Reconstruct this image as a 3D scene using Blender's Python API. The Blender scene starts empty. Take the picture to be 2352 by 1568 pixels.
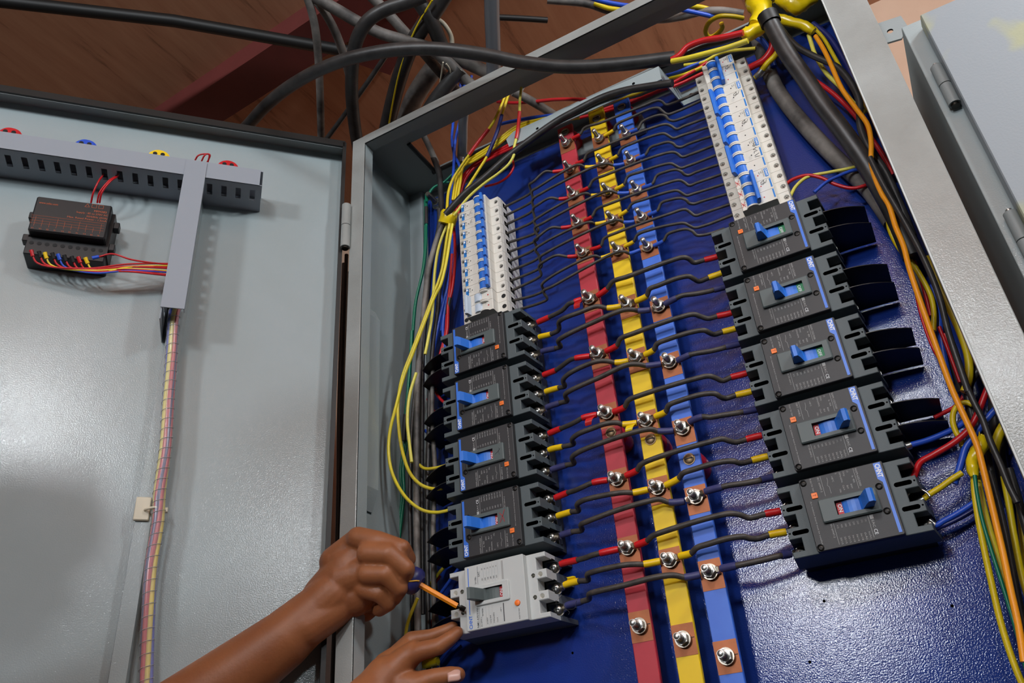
import bpy, bmesh, math, random
import numpy as np
from mathutils import Matrix, Vector
random.seed(7)
C = bpy.context.scene.collection
sc = bpy.context.scene
Z0 = 1.25            # height of the lens above the floor; the mounting plate is the plane y = 0
DC = 0.945           # distance from the lens to the mounting plate
# ---------------------------------------------------------------- camera
RC = np.array([[0.87237246, -0.07535136, -0.48299944], [-0.30839, -0.85145625, -0.42416726], [-0.37929131, 0.51898404, -0.76602459]])
FP = 1892.57
def W(p):            # plate coordinates (right, up, out of the plate) -> world
    return Vector((p[0], -p[2], Z0 + p[1]))
cam = bpy.data.cameras.new('camera'); cam_o = bpy.data.objects.new('camera', cam); C.objects.link(cam_o)
cam.sensor_width = 36; cam.lens = FP / 2352 * 36; cam.clip_start = 0.02; cam.clip_end = 30
_r = RC[0]; _d = RC[1]; _f = RC[2]
def _w(v): return Vector((v[0], -v[2], v[1]))
_m = Matrix.Identity(4)
for i, c in enumerate((_w(_r), -_w(_d), -_w(_f))):
    for j in range(3): _m[j][i] = c[j]
_m.translation = W((0, 0, DC)); cam_o.matrix_world = _m; sc.camera = cam_o
# ---------------------------------------------------------------- light
sc.view_settings.view_transform = 'Standard'; sc.view_settings.look = 'None'
sc.view_settings.gamma = 1; sc.view_settings.use_curve_mapping = False; sc.view_settings.exposure = -0.12
wd = bpy.data.worlds.new('world'); sc.world = wd; wd.use_nodes = True
wd.node_tree.nodes['Background'].inputs[0].default_value = (0.80, 0.88, 1.0, 1); wd.node_tree.nodes['Background'].inputs[1].default_value = 0.02
def lamp(name, p, tgt, power, size, col):
    l = bpy.data.lights.new(name, 'POINT'); l.shadow_soft_size = size / 2; l.energy = power * 4; l.color = col
    o = bpy.data.objects.new(name, l); C.objects.link(o); o.location = W(p)
    o.rotation_euler = (W(tgt) - W(p)).to_track_quat('-Z', 'Y').to_euler()
lamp('hall_lamp_right', (0.72, 1.26, 0.58), (-0.6, 0.4, 0.1), 6.5, 0.14, (0.88, 0.95, 1.0))
lamp('hall_lamp_near', (-0.05, 1.26, 1.90), (-0.4, 0.4, 0), 7.8, 0.18, (0.88, 0.95, 1.0))
lamp('hall_lamp_far', (-0.72, 1.14, 4.40), (-0.2, 0.3, 0), 50, 0.40, (0.88, 0.94, 1.0))
lamp('hall_lamp_side', (1.46, 1.25, 1.87), (-0.7, 0.35, 0.1), 9, 0.18, (0.88, 0.95, 1.0))
lamp('hall_lamp_frame', (0.39, 1.22, 2.30), (0.1, 0.33, 0.13), 5, 0.16, (0.88, 0.95, 1.0))
# ---------------------------------------------------------------- pixels of the photograph -> points on real planes
def ray(x, y): return RC.T @ np.array([x - 1176.0, y - 784.0, FP])
def PP(x, y, n):     # point of the plane n metres in front of the mounting plate
    d = ray(x, y); t = -(DC - n) / d[2]
    return Vector((d[0] * t, d[1] * t, n))
HG = PP(800, 330, 0.13)                     # hinge line of the open door
DX = Vector((0.6895, 0, -0.7243)).normalized(); DN = Vector((-DX.z, 0, DX.x))
def PD(x, y, h):     # door coordinates: x towards the hinge, y up, h above the door's inner sheet
    d = Vector(ray(x, y)); o = Vector((0, 0, DC))
    t = (HG + DN * h - o).dot(DN) / d.dot(DN); q = o + d * t - HG
    return Vector((q.dot(DX), q.y, h))
def mat4(cols, loc):
    m = Matrix.Identity(4)
    for i, c in enumerate(cols):
        for j in range(3): m[j][i] = c[j]
    m.translation = loc; return m
def wv(v): return Vector((v[0], -v[2], v[1]))
M_PL = mat4((wv((1, 0, 0)), wv((0, 1, 0)), wv((0, 0, 1))), W((0, 0, 0)))
M_DR = mat4((wv(DX), wv((0, 1, 0)), wv(DN)), W(HG))
# ---------------------------------------------------------------- materials
def lin(c): return tuple(((v / 255) / 12.92 if v / 255 < .04045 else ((v / 255 + .055) / 1.055) ** 2.4) for v in c) + (1,)
MATS = {}
def mat(name, c, rough=.5, metal=0, bump=0, bscale=900, var=0, vscale=30, c2=None, spec=.5, alpha=1, sss=0, stretch=None, coat=0):
    m = bpy.data.materials.new(name); m.use_nodes = True; nt = m.node_tree; N = nt.nodes; L = nt.links
    b = N['Principled BSDF']; b.inputs['Base Color'].default_value = lin(c); b.inputs['Roughness'].default_value = rough
    b.inputs['Metallic'].default_value = metal; b.inputs['Specular IOR Level'].default_value = spec
    if alpha < 1: b.inputs['Alpha'].default_value = alpha
    if coat: b.inputs['Coat Weight'].default_value = coat; b.inputs['Coat Roughness'].default_value = .2
    if sss: b.inputs['Subsurface Weight'].default_value = sss; b.inputs['Subsurface Radius'].default_value = (.012, .005, .003); b.inputs['Subsurface Scale'].default_value = .3
    tc = N.new('ShaderNodeTexCoord'); mp = N.new('ShaderNodeMapping'); L.new(tc.outputs['Object'], mp.inputs[0])
    if stretch: mp.inputs['Scale'].default_value = stretch
    if bump:
        t = N.new('ShaderNodeTexNoise'); t.inputs['Scale'].default_value = bscale; t.inputs['Detail'].default_value = 2; L.new(mp.outputs[0], t.inputs[0])
        bp = N.new('ShaderNodeBump'); bp.inputs['Strength'].default_value = bump; bp.inputs['Distance'].default_value = .0004
        L.new(t.outputs[0], bp.inputs['Height']); L.new(bp.outputs[0], b.inputs['Normal'])
    if c2 is not None:
        t = N.new('ShaderNodeTexNoise'); t.inputs['Scale'].default_value = vscale; t.inputs['Detail'].default_value = 5; t.inputs['Roughness'].default_value = .6; L.new(mp.outputs[0], t.inputs[0])
        r = N.new('ShaderNodeMapRange'); r.inputs[1].default_value = .5 - var; r.inputs[2].default_value = .5 + var; L.new(t.outputs[0], r.inputs[0])
        x = N.new('ShaderNodeMix'); x.data_type = 'RGBA'; x.inputs[6].default_value = lin(c); x.inputs[7].default_value = lin(c2)
        L.new(r.outputs[0], x.inputs[0]); L.new(x.outputs[2], b.inputs['Base Color'])
    MATS[name] = m; return m
mat('grey_paint', (166, 177, 180), .16, bump=.5, bscale=600, spec=.5, c2=(158, 168, 168), var=.3, vscale=6)
mat('grey_worn', (170, 174, 172), .17, bump=.5, bscale=600, spec=.6, c2=(140, 142, 138), var=.3, vscale=9)
mat('floor_dark', (34, 31, 29), .9)
mat('grey_plain', (138, 144, 144), .6, bump=.3, bscale=500)
mat('neighbour_paint', (146, 154, 160), .5, bump=.35, bscale=420)
mat('dark_gasket', (24, 23, 22), .5)
mat('blue_plate', (26, 54, 142), .12, bump=.5, bscale=600, c2=(34, 60, 134), var=.2, vscale=9, spec=.5)
mat('duct_grey', (150, 156, 165), .6); mat('duct_dark', (92, 98, 104), .6)
mat('black_plastic', (28, 28, 30), .45); mat('cover_black', (46, 46, 48), .5, bump=.25, bscale=1600)
mat('shell_grey', (82, 92, 95), .55, bump=.4, bscale=1500); mat('shell_black', (26, 27, 28), .5)
mat('bezel_grey', (84, 94, 94), .5); mat('deep_black', (8, 8, 9), .7)
mat('white_plastic', (226, 224, 216), .45, c2=(214, 208, 196), var=.3, vscale=60); mat('cream_plastic', (214, 210, 200), .5, c2=(196, 190, 178), var=.3, vscale=40)
mat('light_grey_plastic', (198, 202, 200), .45)
mat('blue_toggle', (44, 118, 218), .4); mat('blue_stripe', (58, 118, 222), .4); mat('logo_blue', (30, 125, 205), .5)
mat('red_label', (196, 22, 34), .5); mat('green_label', (20, 140, 84), .5); mat('orange_button', (255, 128, 44), .45)
mat('print_grey', (168, 168, 166), .6); mat('print_white', (240, 242, 244), .6); mat('print_dark', (70, 72, 76), .6); mat('ink_black', (20, 20, 26), .6); mat('ink_red', (210, 70, 66), .6)
mat('print_orange', (190, 92, 50), .6)
mat('old_brass', (150, 126, 96), .45, metal=.7)
mat('steel', (188, 188, 184), .34, metal=1, bump=.3, bscale=300); mat('dull_steel', (150, 148, 140), .4, metal=1); mat('dark_steel', (60, 58, 55), .4, metal=1)
mat('tin_lug', (190, 184, 172), .35, metal=1, c2=(150, 138, 122), var=.2, vscale=90)
mat('copper', (176, 108, 72), .5, metal=.6, c2=(150, 92, 60), var=.25, vscale=50)
mat('bar_red', (192, 50, 64), .5, c2=(178, 44, 58), var=.3, vscale=20); mat('bar_yellow', (248, 208, 4), .5, c2=(238, 198, 4), var=.3, vscale=20); mat('bar_blue', (66, 120, 226), .45, bump=.3, bscale=120, c2=(56, 106, 214), var=.3, vscale=30)
mat('insulator_red', (190, 20, 36), .35)
mat('sleeve_black', (54, 50, 48), .5, c2=(80, 74, 68), var=.16, vscale=80, bump=.3, bscale=300)
mat('cable_black', (38, 37, 37), .42, c2=(58, 56, 55), var=.15, vscale=40, bump=.3, bscale=200)
mat('cable_dusty', (60, 58, 57), .55, c2=(140, 134, 128), var=.14, vscale=14, bump=.4, bscale=150)
mat('cable_shiny', (96, 99, 104), .25, coat=.6)
mat('sl_red', (206, 26, 32), .4); mat('sl_yellow', (240, 198, 14), .4); mat('sl_blue', (44, 88, 196), .4); mat('sl_navy', (50, 54, 112), .5, c2=(70, 70, 110), var=.2, vscale=80)
mat('w_red', (198, 26, 34), .35); mat('w_yellow', (246, 226, 40), .35, c2=(214, 196, 70), var=.2, vscale=30); mat('w_pale', (232, 222, 96), .4); mat('w_blue', (40, 84, 200), .35)
mat('w_green', (12, 118, 88), .35); mat('w_orange', (250, 160, 24), .4); mat('w_navy', (34, 42, 110), .4); mat('w_gold', (224, 196, 20), .4); mat('w_brown', (150, 70, 40), .5)
mat('tape_yellow', (236, 206, 16), .3, bump=.8, bscale=60, coat=.4); mat('tape_red', (204, 40, 40), .3, coat=.3)
mat('heat_red', (190, 34, 40), .4); mat('ivory', (214, 206, 184), .5)
mat('skin', (160, 100, 60), .48, bump=.5, bscale=300, c2=(140, 84, 52), var=.3, vscale=22, sss=.12); mat('nail', (206, 160, 146), .3, sss=.1)
mat('driver_navy', (44, 46, 104), .4); mat('driver_orange', (250, 148, 16), .4); mat('driver_gold', (226, 170, 50), .4)
mat('red_oxide', (120, 52, 48), .6, c2=(98, 42, 38), var=.3, vscale=8)
def wood(name, c, c2, c3, sx):
    m = mat(name, c, .7); nt = m.node_tree; N = nt.nodes; L = nt.links
    tc = N.new('ShaderNodeTexCoord'); mp = N.new('ShaderNodeMapping'); L.new(tc.outputs['Object'], mp.inputs[0]); mp.inputs['Scale'].default_value = sx
    t = N.new('ShaderNodeTexNoise'); t.inputs['Scale'].default_value = 3; t.inputs['Detail'].default_value = 6; t.inputs['Roughness'].default_value = .65; L.new(mp.outputs[0], t.inputs[0])
    r = N.new('ShaderNodeValToRGB'); e = r.color_ramp.elements; e[0].position = .3; e[0].color = lin(c3); e[1].position = .7; e[1].color = lin(c)
    x = e.new(.42); x.color = lin(c2); L.new(t.outputs[0], r.inputs[0]); L.new(r.outputs[0], N['Principled BSDF'].inputs['Base Color'])
wood('ply_ceiling', (196, 142, 108), (180, 124, 92), (120, 78, 54), (9, .9, 1))
wood('ply_wall', (218, 182, 156), (208, 170, 144), (186, 146, 120), (2, 1, 6))
MI = lambda n: MATS[n]
# ---------------------------------------------------------------- mesh building
class MB:
    def __init__(s): s.v = []; s.f = []; s.m = []; s.sm = []; s.mats = []
    def mi(s, n):
        if n not in s.mats: s.mats.append(n)
        return s.mats.index(n)
    def add(s, vs, fs, m, smooth=False):
        b = len(s.v); s.v += [tuple(v) for v in vs]; k = s.mi(m)
        for f in fs: s.f.append([b + i for i in f]); s.m.append(k); s.sm.append(smooth)
        return s
    def box(s, x0, x1, y0, y1, z0, z1, m, b=0):
        if b:
            p = [(x0 + b, y0), (x1 - b, y0), (x1, y0 + b), (x1, y1 - b), (x1 - b, y1), (x0 + b, y1), (x0, y1 - b), (x0, y0 + b)]
            return s.prism(p, z0, z1, m, b)
        v = [(x, y, z) for z in (z0, z1) for y in (y0, y1) for x in (x0, x1)]
        return s.add(v, [(0, 2, 3, 1), (4, 5, 7, 6), (0, 1, 5, 4), (2, 6, 7, 3), (0, 4, 6, 2), (1, 3, 7, 5)], m)
    def prism(s, p, z0, z1, m, b=0):       # polygon (counter-clockwise) pushed up in z, top edge chamfered by b
        n = len(p); v = [(x, y, z0) for x, y in p]
        if b:
            v += [(x, y, z1 - b) for x, y in p]
            a = []
            for i in range(n):
                x0, y0 = p[i - 1]; x1, y1 = p[i]; x2, y2 = p[(i + 1) % n]
                d1 = Vector((x1 - x0, y1 - y0)).normalized(); d2 = Vector((x2 - x1, y2 - y1)).normalized()
                nn = Vector((-d1.y - d2.y, d1.x + d2.x)); k = max(nn.length_squared / 2, .25)
                a.append((x1 + nn.x * b / k, y1 + nn.y * b / k, z1))
            v += a; R = 3
        else: v += [(x, y, z1) for x, y in p]; R = 2
        f = [list(range(n))[::-1], [n * (R - 1) + i for i in range(n)]]
        for r in range(R - 1):
            for i in range(n): j = (i + 1) % n; f.append((r * n + i, r * n + j, r * n + n + j, r * n + n + i))
        return s.add(v, f, m)
    def prof(s, p, y0, y1, m):             # profile in (x, z) pushed along y
        n = len(p); v = [(x, y0, z) for x, z in p] + [(x, y1, z) for x, z in p]
        f = [list(range(n)), [n + i for i in range(n)][::-1]] + [(i, n + i, n + (i + 1) % n, (i + 1) % n) for i in range(n)]
        return s.add(v, f, m)
    def cyl(s, a, b, r, m, seg=16, r2=None, caps=True, smooth=True):
        a = Vector(a); b = Vector(b); d = (b - a).normalized(); u = d.orthogonal().normalized(); w = d.cross(u); r2 = r if r2 is None else r2
        v = []
        for q, rr in ((a, r), (b, r2)):
            for i in range(seg): t = 2 * math.pi * i / seg; v.append(q + u * math.cos(t) * rr + w * math.sin(t) * rr)
        s.add(v, [(i, (i + 1) % seg, seg + (i + 1) % seg, seg + i) for i in range(seg)], m, smooth)
        if caps: s.add(v[:seg], [list(range(seg))[::-1]], m); s.add(v[seg:], [list(range(seg))], m)
        return s
    def dome(s, c, r, h, m, seg=14, rings=4):   # flattened dome pointing to +z
        v = []
        for k in range(rings):
            a = math.pi / 2 * k / rings
            for i in range(seg): t = 2 * math.pi * i / seg; v.append((c[0] + r * math.cos(a) * math.cos(t), c[1] + r * math.cos(a) * math.sin(t), c[2] + h * math.sin(a)))
        v.append((c[0], c[1], c[2] + h)); f = []
        for k in range(rings - 1):
            for i in range(seg): j = (i + 1) % seg; f.append((k * seg + i, k * seg + j, k * seg + seg + j, k * seg + seg + i))
        for i in range(seg): f.append(((rings - 1) * seg + i, (rings - 1) * seg + (i + 1) % seg, len(v) - 1))
        return s.add(v, f, m, True)
    def ball(s, c, rx, ry, rz, m, seg=20, rings=12, M=None):
        v = []; f = []
        for k in range(rings + 1):
            a = math.pi * k / rings
            for i in range(seg):
                t = 2 * math.pi * i / seg; q = Vector((rx * math.sin(a) * math.cos(t), ry * math.sin(a) * math.sin(t), rz * math.cos(a)))
                if M: q = M @ q
                v.append(Vector(c) + q)
        for k in range(rings):
            for i in range(seg): j = (i + 1) % seg; f.append((k * seg + i, k * seg + seg + i, k * seg + seg + j, k * seg + j))
        return s.add(v, f, m, True)
    def tube(s, pts, r, m, seg=10, caps=True, flat=None):
        pts = [Vector(p) for p in pts]; n = len(pts); rr = r if isinstance(r, (list, tuple)) else [r] * n
        v = []; u = None
        for i, p in enumerate(pts):
            d = (pts[min(i + 1, n - 1)] - pts[max(i - 1, 0)])
            d = d.normalized() if d.length > 1e-9 else Vector((0, 0, 1))
            if u is None: u = d.orthogonal().normalized()
            else:
                u = u - d * u.dot(d); u = u.normalized() if u.length > 1e-6 else d.orthogonal().normalized()
            w = d.cross(u)
            for k in range(seg): t = 2 * math.pi * k / seg; v.append(p + (u * math.cos(t) + w * math.sin(t)) * rr[i])
        f = []
        for i in range(n - 1):
            for k in range(seg): j = (k + 1) % seg; f.append((i * seg + k, i * seg + j, i * seg + seg + j, i * seg + seg + k))
        s.add(v, f, m, True)
        if caps: s.add(v[:seg], [list(range(seg))[::-1]], m); s.add(v[-seg:], [list(range(seg))], m)
        return s
    def quad(s, a, b, c, d, m): return s.add([a, b, c, d], [(0, 1, 2, 3)], m)
    def join(s, o, M=None):
        for i, n in enumerate(o.mats):
            idx = [k for k, q in enumerate(o.m) if q == i]
            if not idx: continue
            used = sorted({q for k in idx for q in o.f[k]}); mp = {q: j for j, q in enumerate(used)}
            vs = [(M @ Vector(o.v[q]) if M else o.v[q]) for q in used]; b = len(s.v); s.v += [tuple(v) for v in vs]; kk = s.mi(n)
            for k in idx: s.f.append([b + mp[q] for q in o.f[k]]); s.m.append(kk); s.sm.append(o.sm[k])
        return s
    def mesh(s, name):
        me = bpy.data.meshes.new(name); me.from_pydata(s.v, [], s.f)
        for n in s.mats: me.materials.append(MATS[n])
        me.polygons.foreach_set('material_index', s.m); me.polygons.foreach_set('use_smooth', s.sm); me.validate(); me.update()
        return me
def spline(pts, k=6):                       # Catmull-Rom through the points (any number of coordinates)
    P = [np.array(p, float) for p in pts]; n = len(P); out = []
    if n < 3: return [tuple(P[0] + (P[-1] - P[0]) * i / k) for i in range(k + 1)]
    for i in range(n - 1):
        a = P[max(i - 1, 0)]; b = P[i]; c = P[i + 1]; d = P[min(i + 2, n - 1)]
        if i == 0: a = 2 * b - c
        if i == n - 2: d = 2 * c - b
        t0 = 0; t1 = np.linalg.norm(b - a) ** .5 + 1e-9; t2 = t1 + np.linalg.norm(c - b) ** .5 + 1e-9; t3 = t2 + np.linalg.norm(d - c) ** .5 + 1e-9
        for q in range(k):
            t = t1 + (t2 - t1) * q / k
            A1 = (t1 - t) / (t1 - t0) * a + (t - t0) / (t1 - t0) * b; A2 = (t2 - t) / (t2 - t1) * b + (t - t1) / (t2 - t1) * c; A3 = (t3 - t) / (t3 - t2) * c + (t - t2) / (t3 - t2) * d
            B1 = (t2 - t) / (t2 - t0) * A1 + (t - t0) / (t2 - t0) * A2; B2 = (t3 - t) / (t3 - t1) * A2 + (t - t1) / (t3 - t1) * A3
            out.append(tuple((t2 - t) / (t2 - t1) * B1 + (t - t1) / (t2 - t1) * B2))
    out.append(tuple(P[-1])); return out
def tag(o, label=None, cat=None, group=None, kind=None):
    if label: o['label'] = label
    if cat: o['category'] = cat
    if group: o['group'] = group
    if kind: o['kind'] = kind
    return o
def link(name, me, parent=None, M=None):
    o = bpy.data.objects.new(name, me); C.objects.link(o)
    if parent: o.parent = parent
    if M is not None: o.matrix_basis = M
    return o
def obj(name, mb, parent=None, M=None): return link(name, mb.mesh(name), parent, M)
def empty(name, M, label=None, cat=None, group=None, kind=None):
    o = bpy.data.objects.new(name, None); C.objects.link(o); o.empty_display_size = .01; o.matrix_basis = M
    return tag(o, label, cat, group, kind)
def at(M, v): return M @ Matrix.Translation(Vector(v))
def own(mb):                                # move the origin into the thing itself
    v = np.array(mb.v); c = v.mean(0); mb.v = [tuple(q - c) for q in v]; return c
def thing(name, mb, label, cat, M=None, group=None, kind=None):
    c = own(mb); return tag(obj(name, mb, None, at(M or M_PL, c)), label, cat, group, kind)
def wm(o):
    m = o.matrix_basis.copy()
    while o.parent: o = o.parent; m = o.matrix_basis @ m
    return m
def kid(name, mb, parent, M=None):          # a part whose mesh is given in plate (or door) coordinates
    me = mb.mesh(name) if isinstance(mb, MB) else mb
    o = bpy.data.objects.new(name, me); C.objects.link(o); o.parent = parent; o.matrix_basis = wm(parent).inverted() @ (M or M_PL); return o
def copy_tree(o, parent=None, M=None):
    c = o.copy(); C.objects.link(c)
    if parent: c.parent = parent
    if M is not None: c.matrix_basis = M
    for ch in [q for q in bpy.data.objects if q.parent == o]: copy_tree(ch, c)
    return c
def boolean(mb, cut, name='cut'):           # real holes; returns a mesh
    a = bpy.data.objects.new('a', mb.mesh(name)); b = bpy.data.objects.new('b', cut.mesh('b')); C.objects.link(a); C.objects.link(b)
    for n in cut.mats:
        if n not in mb.mats: a.data.materials.append(MATS[n])
    md = a.modifiers.new('x', 'BOOLEAN'); md.object = b; md.solver = 'EXACT'; md.operation = 'DIFFERENCE'; md.material_mode = 'TRANSFER'
    dg = bpy.context.evaluated_depsgraph_get(); dg.update(); me = bpy.data.meshes.new_from_object(a.evaluated_get(dg)); me.name = name
    bpy.data.objects.remove(a); bpy.data.objects.remove(b); return me
TXT = {}
def text_geo(t, size, bold=0):
    k = (t, bold)
    if k not in TXT:
        cu = bpy.data.curves.new('t', 'FONT'); cu.body = t; cu.size = 1; cu.resolution_u = 2; cu.offset = bold; cu.align_y = 'CENTER'
        o = bpy.data.objects.new('t', cu); C.objects.link(o); dg = bpy.context.evaluated_depsgraph_get(); dg.update()
        me = bpy.data.meshes.new_from_object(o.evaluated_get(dg))
        TXT[k] = ([tuple(v.co) for v in me.vertices], [list(p.vertices) for p in me.polygons]); bpy.data.objects.remove(o); bpy.data.meshes.remove(me)
    return TXT[k]
def text(mb, t, x, y, z, size, m, ang=0, bold=0, fit=None):   # lies in the plane z; starts at x, y
    v, f = text_geo(t, size, bold); sx = size
    if fit: w = max(q[0] for q in v) - min(q[0] for q in v); sx = fit / w
    ca, sa = math.cos(ang), math.sin(ang)
    mb.add([(x + q[0] * sx * ca - q[1] * size * sa, y + q[0] * sx * sa + q[1] * size * ca, z) for q in v], f, m)
def stroke(mb, pts, z, w, m):               # a flat pen line
    for a, b in zip(pts, pts[1:]):
        d = Vector((b[0] - a[0], b[1] - a[1]));
        if d.length < 1e-6: continue
        n = Vector((-d.y, d.x)).normalized() * w / 2; e = d.normalized() * w * .35
        mb.add([(a[0] - n.x - e.x, a[1] - n.y - e.y, z), (b[0] - n.x + e.x, b[1] - n.y + e.y, z), (b[0] + n.x + e.x, b[1] + n.y + e.y, z), (a[0] + n.x - e.x, a[1] + n.y - e.y, z)], [(0, 1, 2, 3)], m)
ORD = ['first', 'second', 'third', 'fourth', 'fifth', 'sixth', 'seventh', 'eighth', 'ninth', 'tenth', 'eleventh', 'twelfth', 'thirteenth', 'fourteenth', 'fifteenth']
PI = math.pi
# ================================================================ the room
WN = -.60; HC = 1.605                                   # ceiling above the lens
def plane_struct(name, mb, kind='structure', label=None):
    c = own(mb); o = obj(name, mb, None, at(M_PL, c)); tag(o, label, None, None, kind); return o
plane_struct('ceiling', MB().box(-3.2, 2.6, HC, HC + .03, WN - .03, 6.0, 'ply_ceiling'))
plane_struct('wall_back', MB().box(-3.2, 2.6, -Z0, HC, WN - .03, WN, 'ply_wall'))
plane_struct('floor', MB().box(-3.2, 2.6, -Z0 - .05, -Z0, WN - .03, 6.0, 'floor_dark'))
def PY(x, y, Y): d = ray(x, y); t = Y / d[1]; return Vector((d[0] * t, Y, DC + d[2] * t))
# steel members under the ceiling
b0 = PY(420, 290, HC - .06); b1 = PY(742, 80, HC - .06)
mb = MB(); d = Vector((b1.x - b0.x, 0, b1.z - b0.z)); e0 = b0 - d * 1.2; e1 = b1 + d * 1.3; 
def bar(mb, a, b, w, y0, y1, m):
    d = Vector((b.x - a.x, 0, b.z - a.z)).normalized(); n = Vector((-d.z, 0, d.x)) * w / 2
    v = [Vector((p.x, y, p.z)) + s for y in (y0, y1) for p, s in ((a, n), (a, -n), (b, -n), (b, n))]
    mb.add(v, [(0, 1, 2, 3), (7, 6, 5, 4), (0, 4, 5, 1), (1, 5, 6, 2), (2, 6, 7, 3), (3, 7, 4, 0)], m)
bar(mb, e0, e1, .09, HC - .06, HC, 'red_oxide'); plane_struct('trim_1', mb)
mb = MB(); c0 = PY(845, 120, HC - .05); c1 = PY(1000, 60, HC - .05)
cx = PP(843, 250, WN + .1).x; mb.box(cx, cx + .17, -Z0, HC - .051, WN + .002, WN + .1, 'red_oxide'); plane_struct('trim_2', mb)
mb = MB(); bar(mb, PY(960, -120, HC - .01), PY(850, 130, HC - .01), .10, HC - .05, HC, 'red_oxide'); plane_struct('trim_3', mb)
# dark conduit under the ceiling
thing('conduit', MB().tube([PY(-40, -2, HC - .09), PY(400, 48, HC - .09), PY(800, 118, HC - .09)], .013, 'dark_gasket', 12), 'straight black conduit running along the plywood ceiling above the open door', 'conduit')
# ================================================================ the cabinet
cab = empty('electrical_cabinet', at(M_PL, (-.27, -.55, 0)), 'large open grey steel electrical cabinet with a blue mounting plate', 'cabinet')
CO = Matrix.Translation(Vector((.27, .55, 0)))
XL, XR, YT, YB, F = -.676, .127, 1.057, -.60, .13
hole = MB(); hole.box(-.595, .02, 1.03, 1.08, -.001, .077, 'grey_plain')
top = MB(); top.box(XL + .002, XR - .002, YT - .004, YT, -.05, F - .002, 'grey_plain')
link('top_plate', boolean(top, hole, 'top_plate'), cab, CO)
sh = MB(); sh.box(XL, XL + .003, YB, YT, -.05, F - .001, 'grey_paint'); sh.box(XR - .003, XR, YB, YT, -.05, F - .001, 'grey_paint')
sh.box(XL, XR, YB, YB + .003, -.05, F - .001, 'grey_paint'); sh.box(XL, XR, YB, YT - .004, -.053, -.05, 'grey_plain')
sh.box(XL + .003, -.645, YB, YT - .004, -.05, -.035, 'grey_paint')
obj('body', sh, cab, CO)
# front frame: four faces with a return going in
fr = MB()
fr.box(XL, -.650, YB, YT, F - .0015, F + .001, 'grey_worn', .0008); fr.box(.0815, XR, YB, YT, F - .0015, F + .001, 'grey_worn', .0008)
fr.box(-.651, .083, 1.0395, YT, F - .0015, F + .0008, 'grey_worn'); fr.box(-.651, .083, YB, YB + .03, F - .0015, F + .0008, 'grey_worn')
fr.box(-.6515, -.650, YB, 1.041, F - .022, F, 'grey_paint'); fr.box(.0815, .083, YB, 1.041, F - .022, F, 'grey_paint')
fr.box(-.650, .0815, 1.0395, 1.041, F - .022, F, 'grey_plain')
fr.box(.0800, .0818, YB, 1.04, F - .001, F + .0022, 'light_grey_plastic')  # painted highlight along the right return edge: a pale strip, not a plastic part
obj('front_frame', fr, cab, CO)
# rubber edging of the cable cut-out
eg = MB(); eg.tube([(-.595, YT - .006, .079), (-.595, YT - .006, -.003)], .004, 'dark_gasket', 8); eg.tube([(-.6, YT - .006, -.004), (.02, YT - .006, -.004)], .004, 'dark_gasket', 8)
obj('edge_trim', eg, cab, CO)
# mounting plate with real holes
pl = MB(); pl.box(-.612, .10, -.56, .985, -.003, 0, 'blue_plate')
hl = MB()
for x, y in ((1893, 1380), (2187, 1391), (1315, 1499), (1860, 1520)):
    p = PP(x, y, 0); hl.cyl((p.x, p.y, -.01), (p.x, p.y, .01), .0016, 'deep_black', 10)
link('mounting_plate', boolean(pl, hl, 'mounting_plate'), cab, CO)
# stiffening rib with bent ends on the left side wall
rib = MB(); r0 = PP(868, 700, .085); r1 = PP(860, 1165, .085)
zy = [(r0.y, .002), (r0.y - .02, .011), (r1.y + .03, .011), (r1.y, .001)]
XW = XL + .003
for (ya, ha), (yb, hb) in zip(zy, zy[1:]):
    v = [(XW + h + dx, y, z) for dx in (0, .002) for y, h in ((ya, ha), (yb, hb)) for z in (.070, .100)]
    rib.add(v, [(0, 1, 3, 2), (4, 6, 7, 5), (0, 4, 5, 1), (2, 3, 7, 6), (0, 2, 6, 4), (1, 5, 7, 3)], 'grey_paint')
rib.add([(XW, y, .070) for y, h in zy] + [(XW + h, y, .070) for y, h in zy], [(0, 1, 5, 4), (1, 2, 6, 5), (2, 3, 7, 6)], 'grey_paint'); obj('side_rib', rib, cab, CO)
def hinge(mb, x, y0, y1, z, r, m='grey_worn'):
    ym = (y0 + y1) / 2; mb.cyl((x, y0, z), (x, ym - .0006, z), r, m, 18); mb.cyl((x, ym + .0006, z), (x, y1, z), r, m, 18); mb.cyl((x, y0 - .003, z), (x, y0, z), r * .7, 'dark_steel', 12)
h0 = PP(804, 465, .14); h1 = PP(803, 560, .14)
mb = MB(); hinge(mb, -.679, h1.y, h0.y, .137, .0075); obj('hinge', mb, cab, CO)
mb = MB(); hinge(mb, -.679, -.42, -.34, .137, .0075); obj('hinge', mb, cab, CO)
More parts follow.
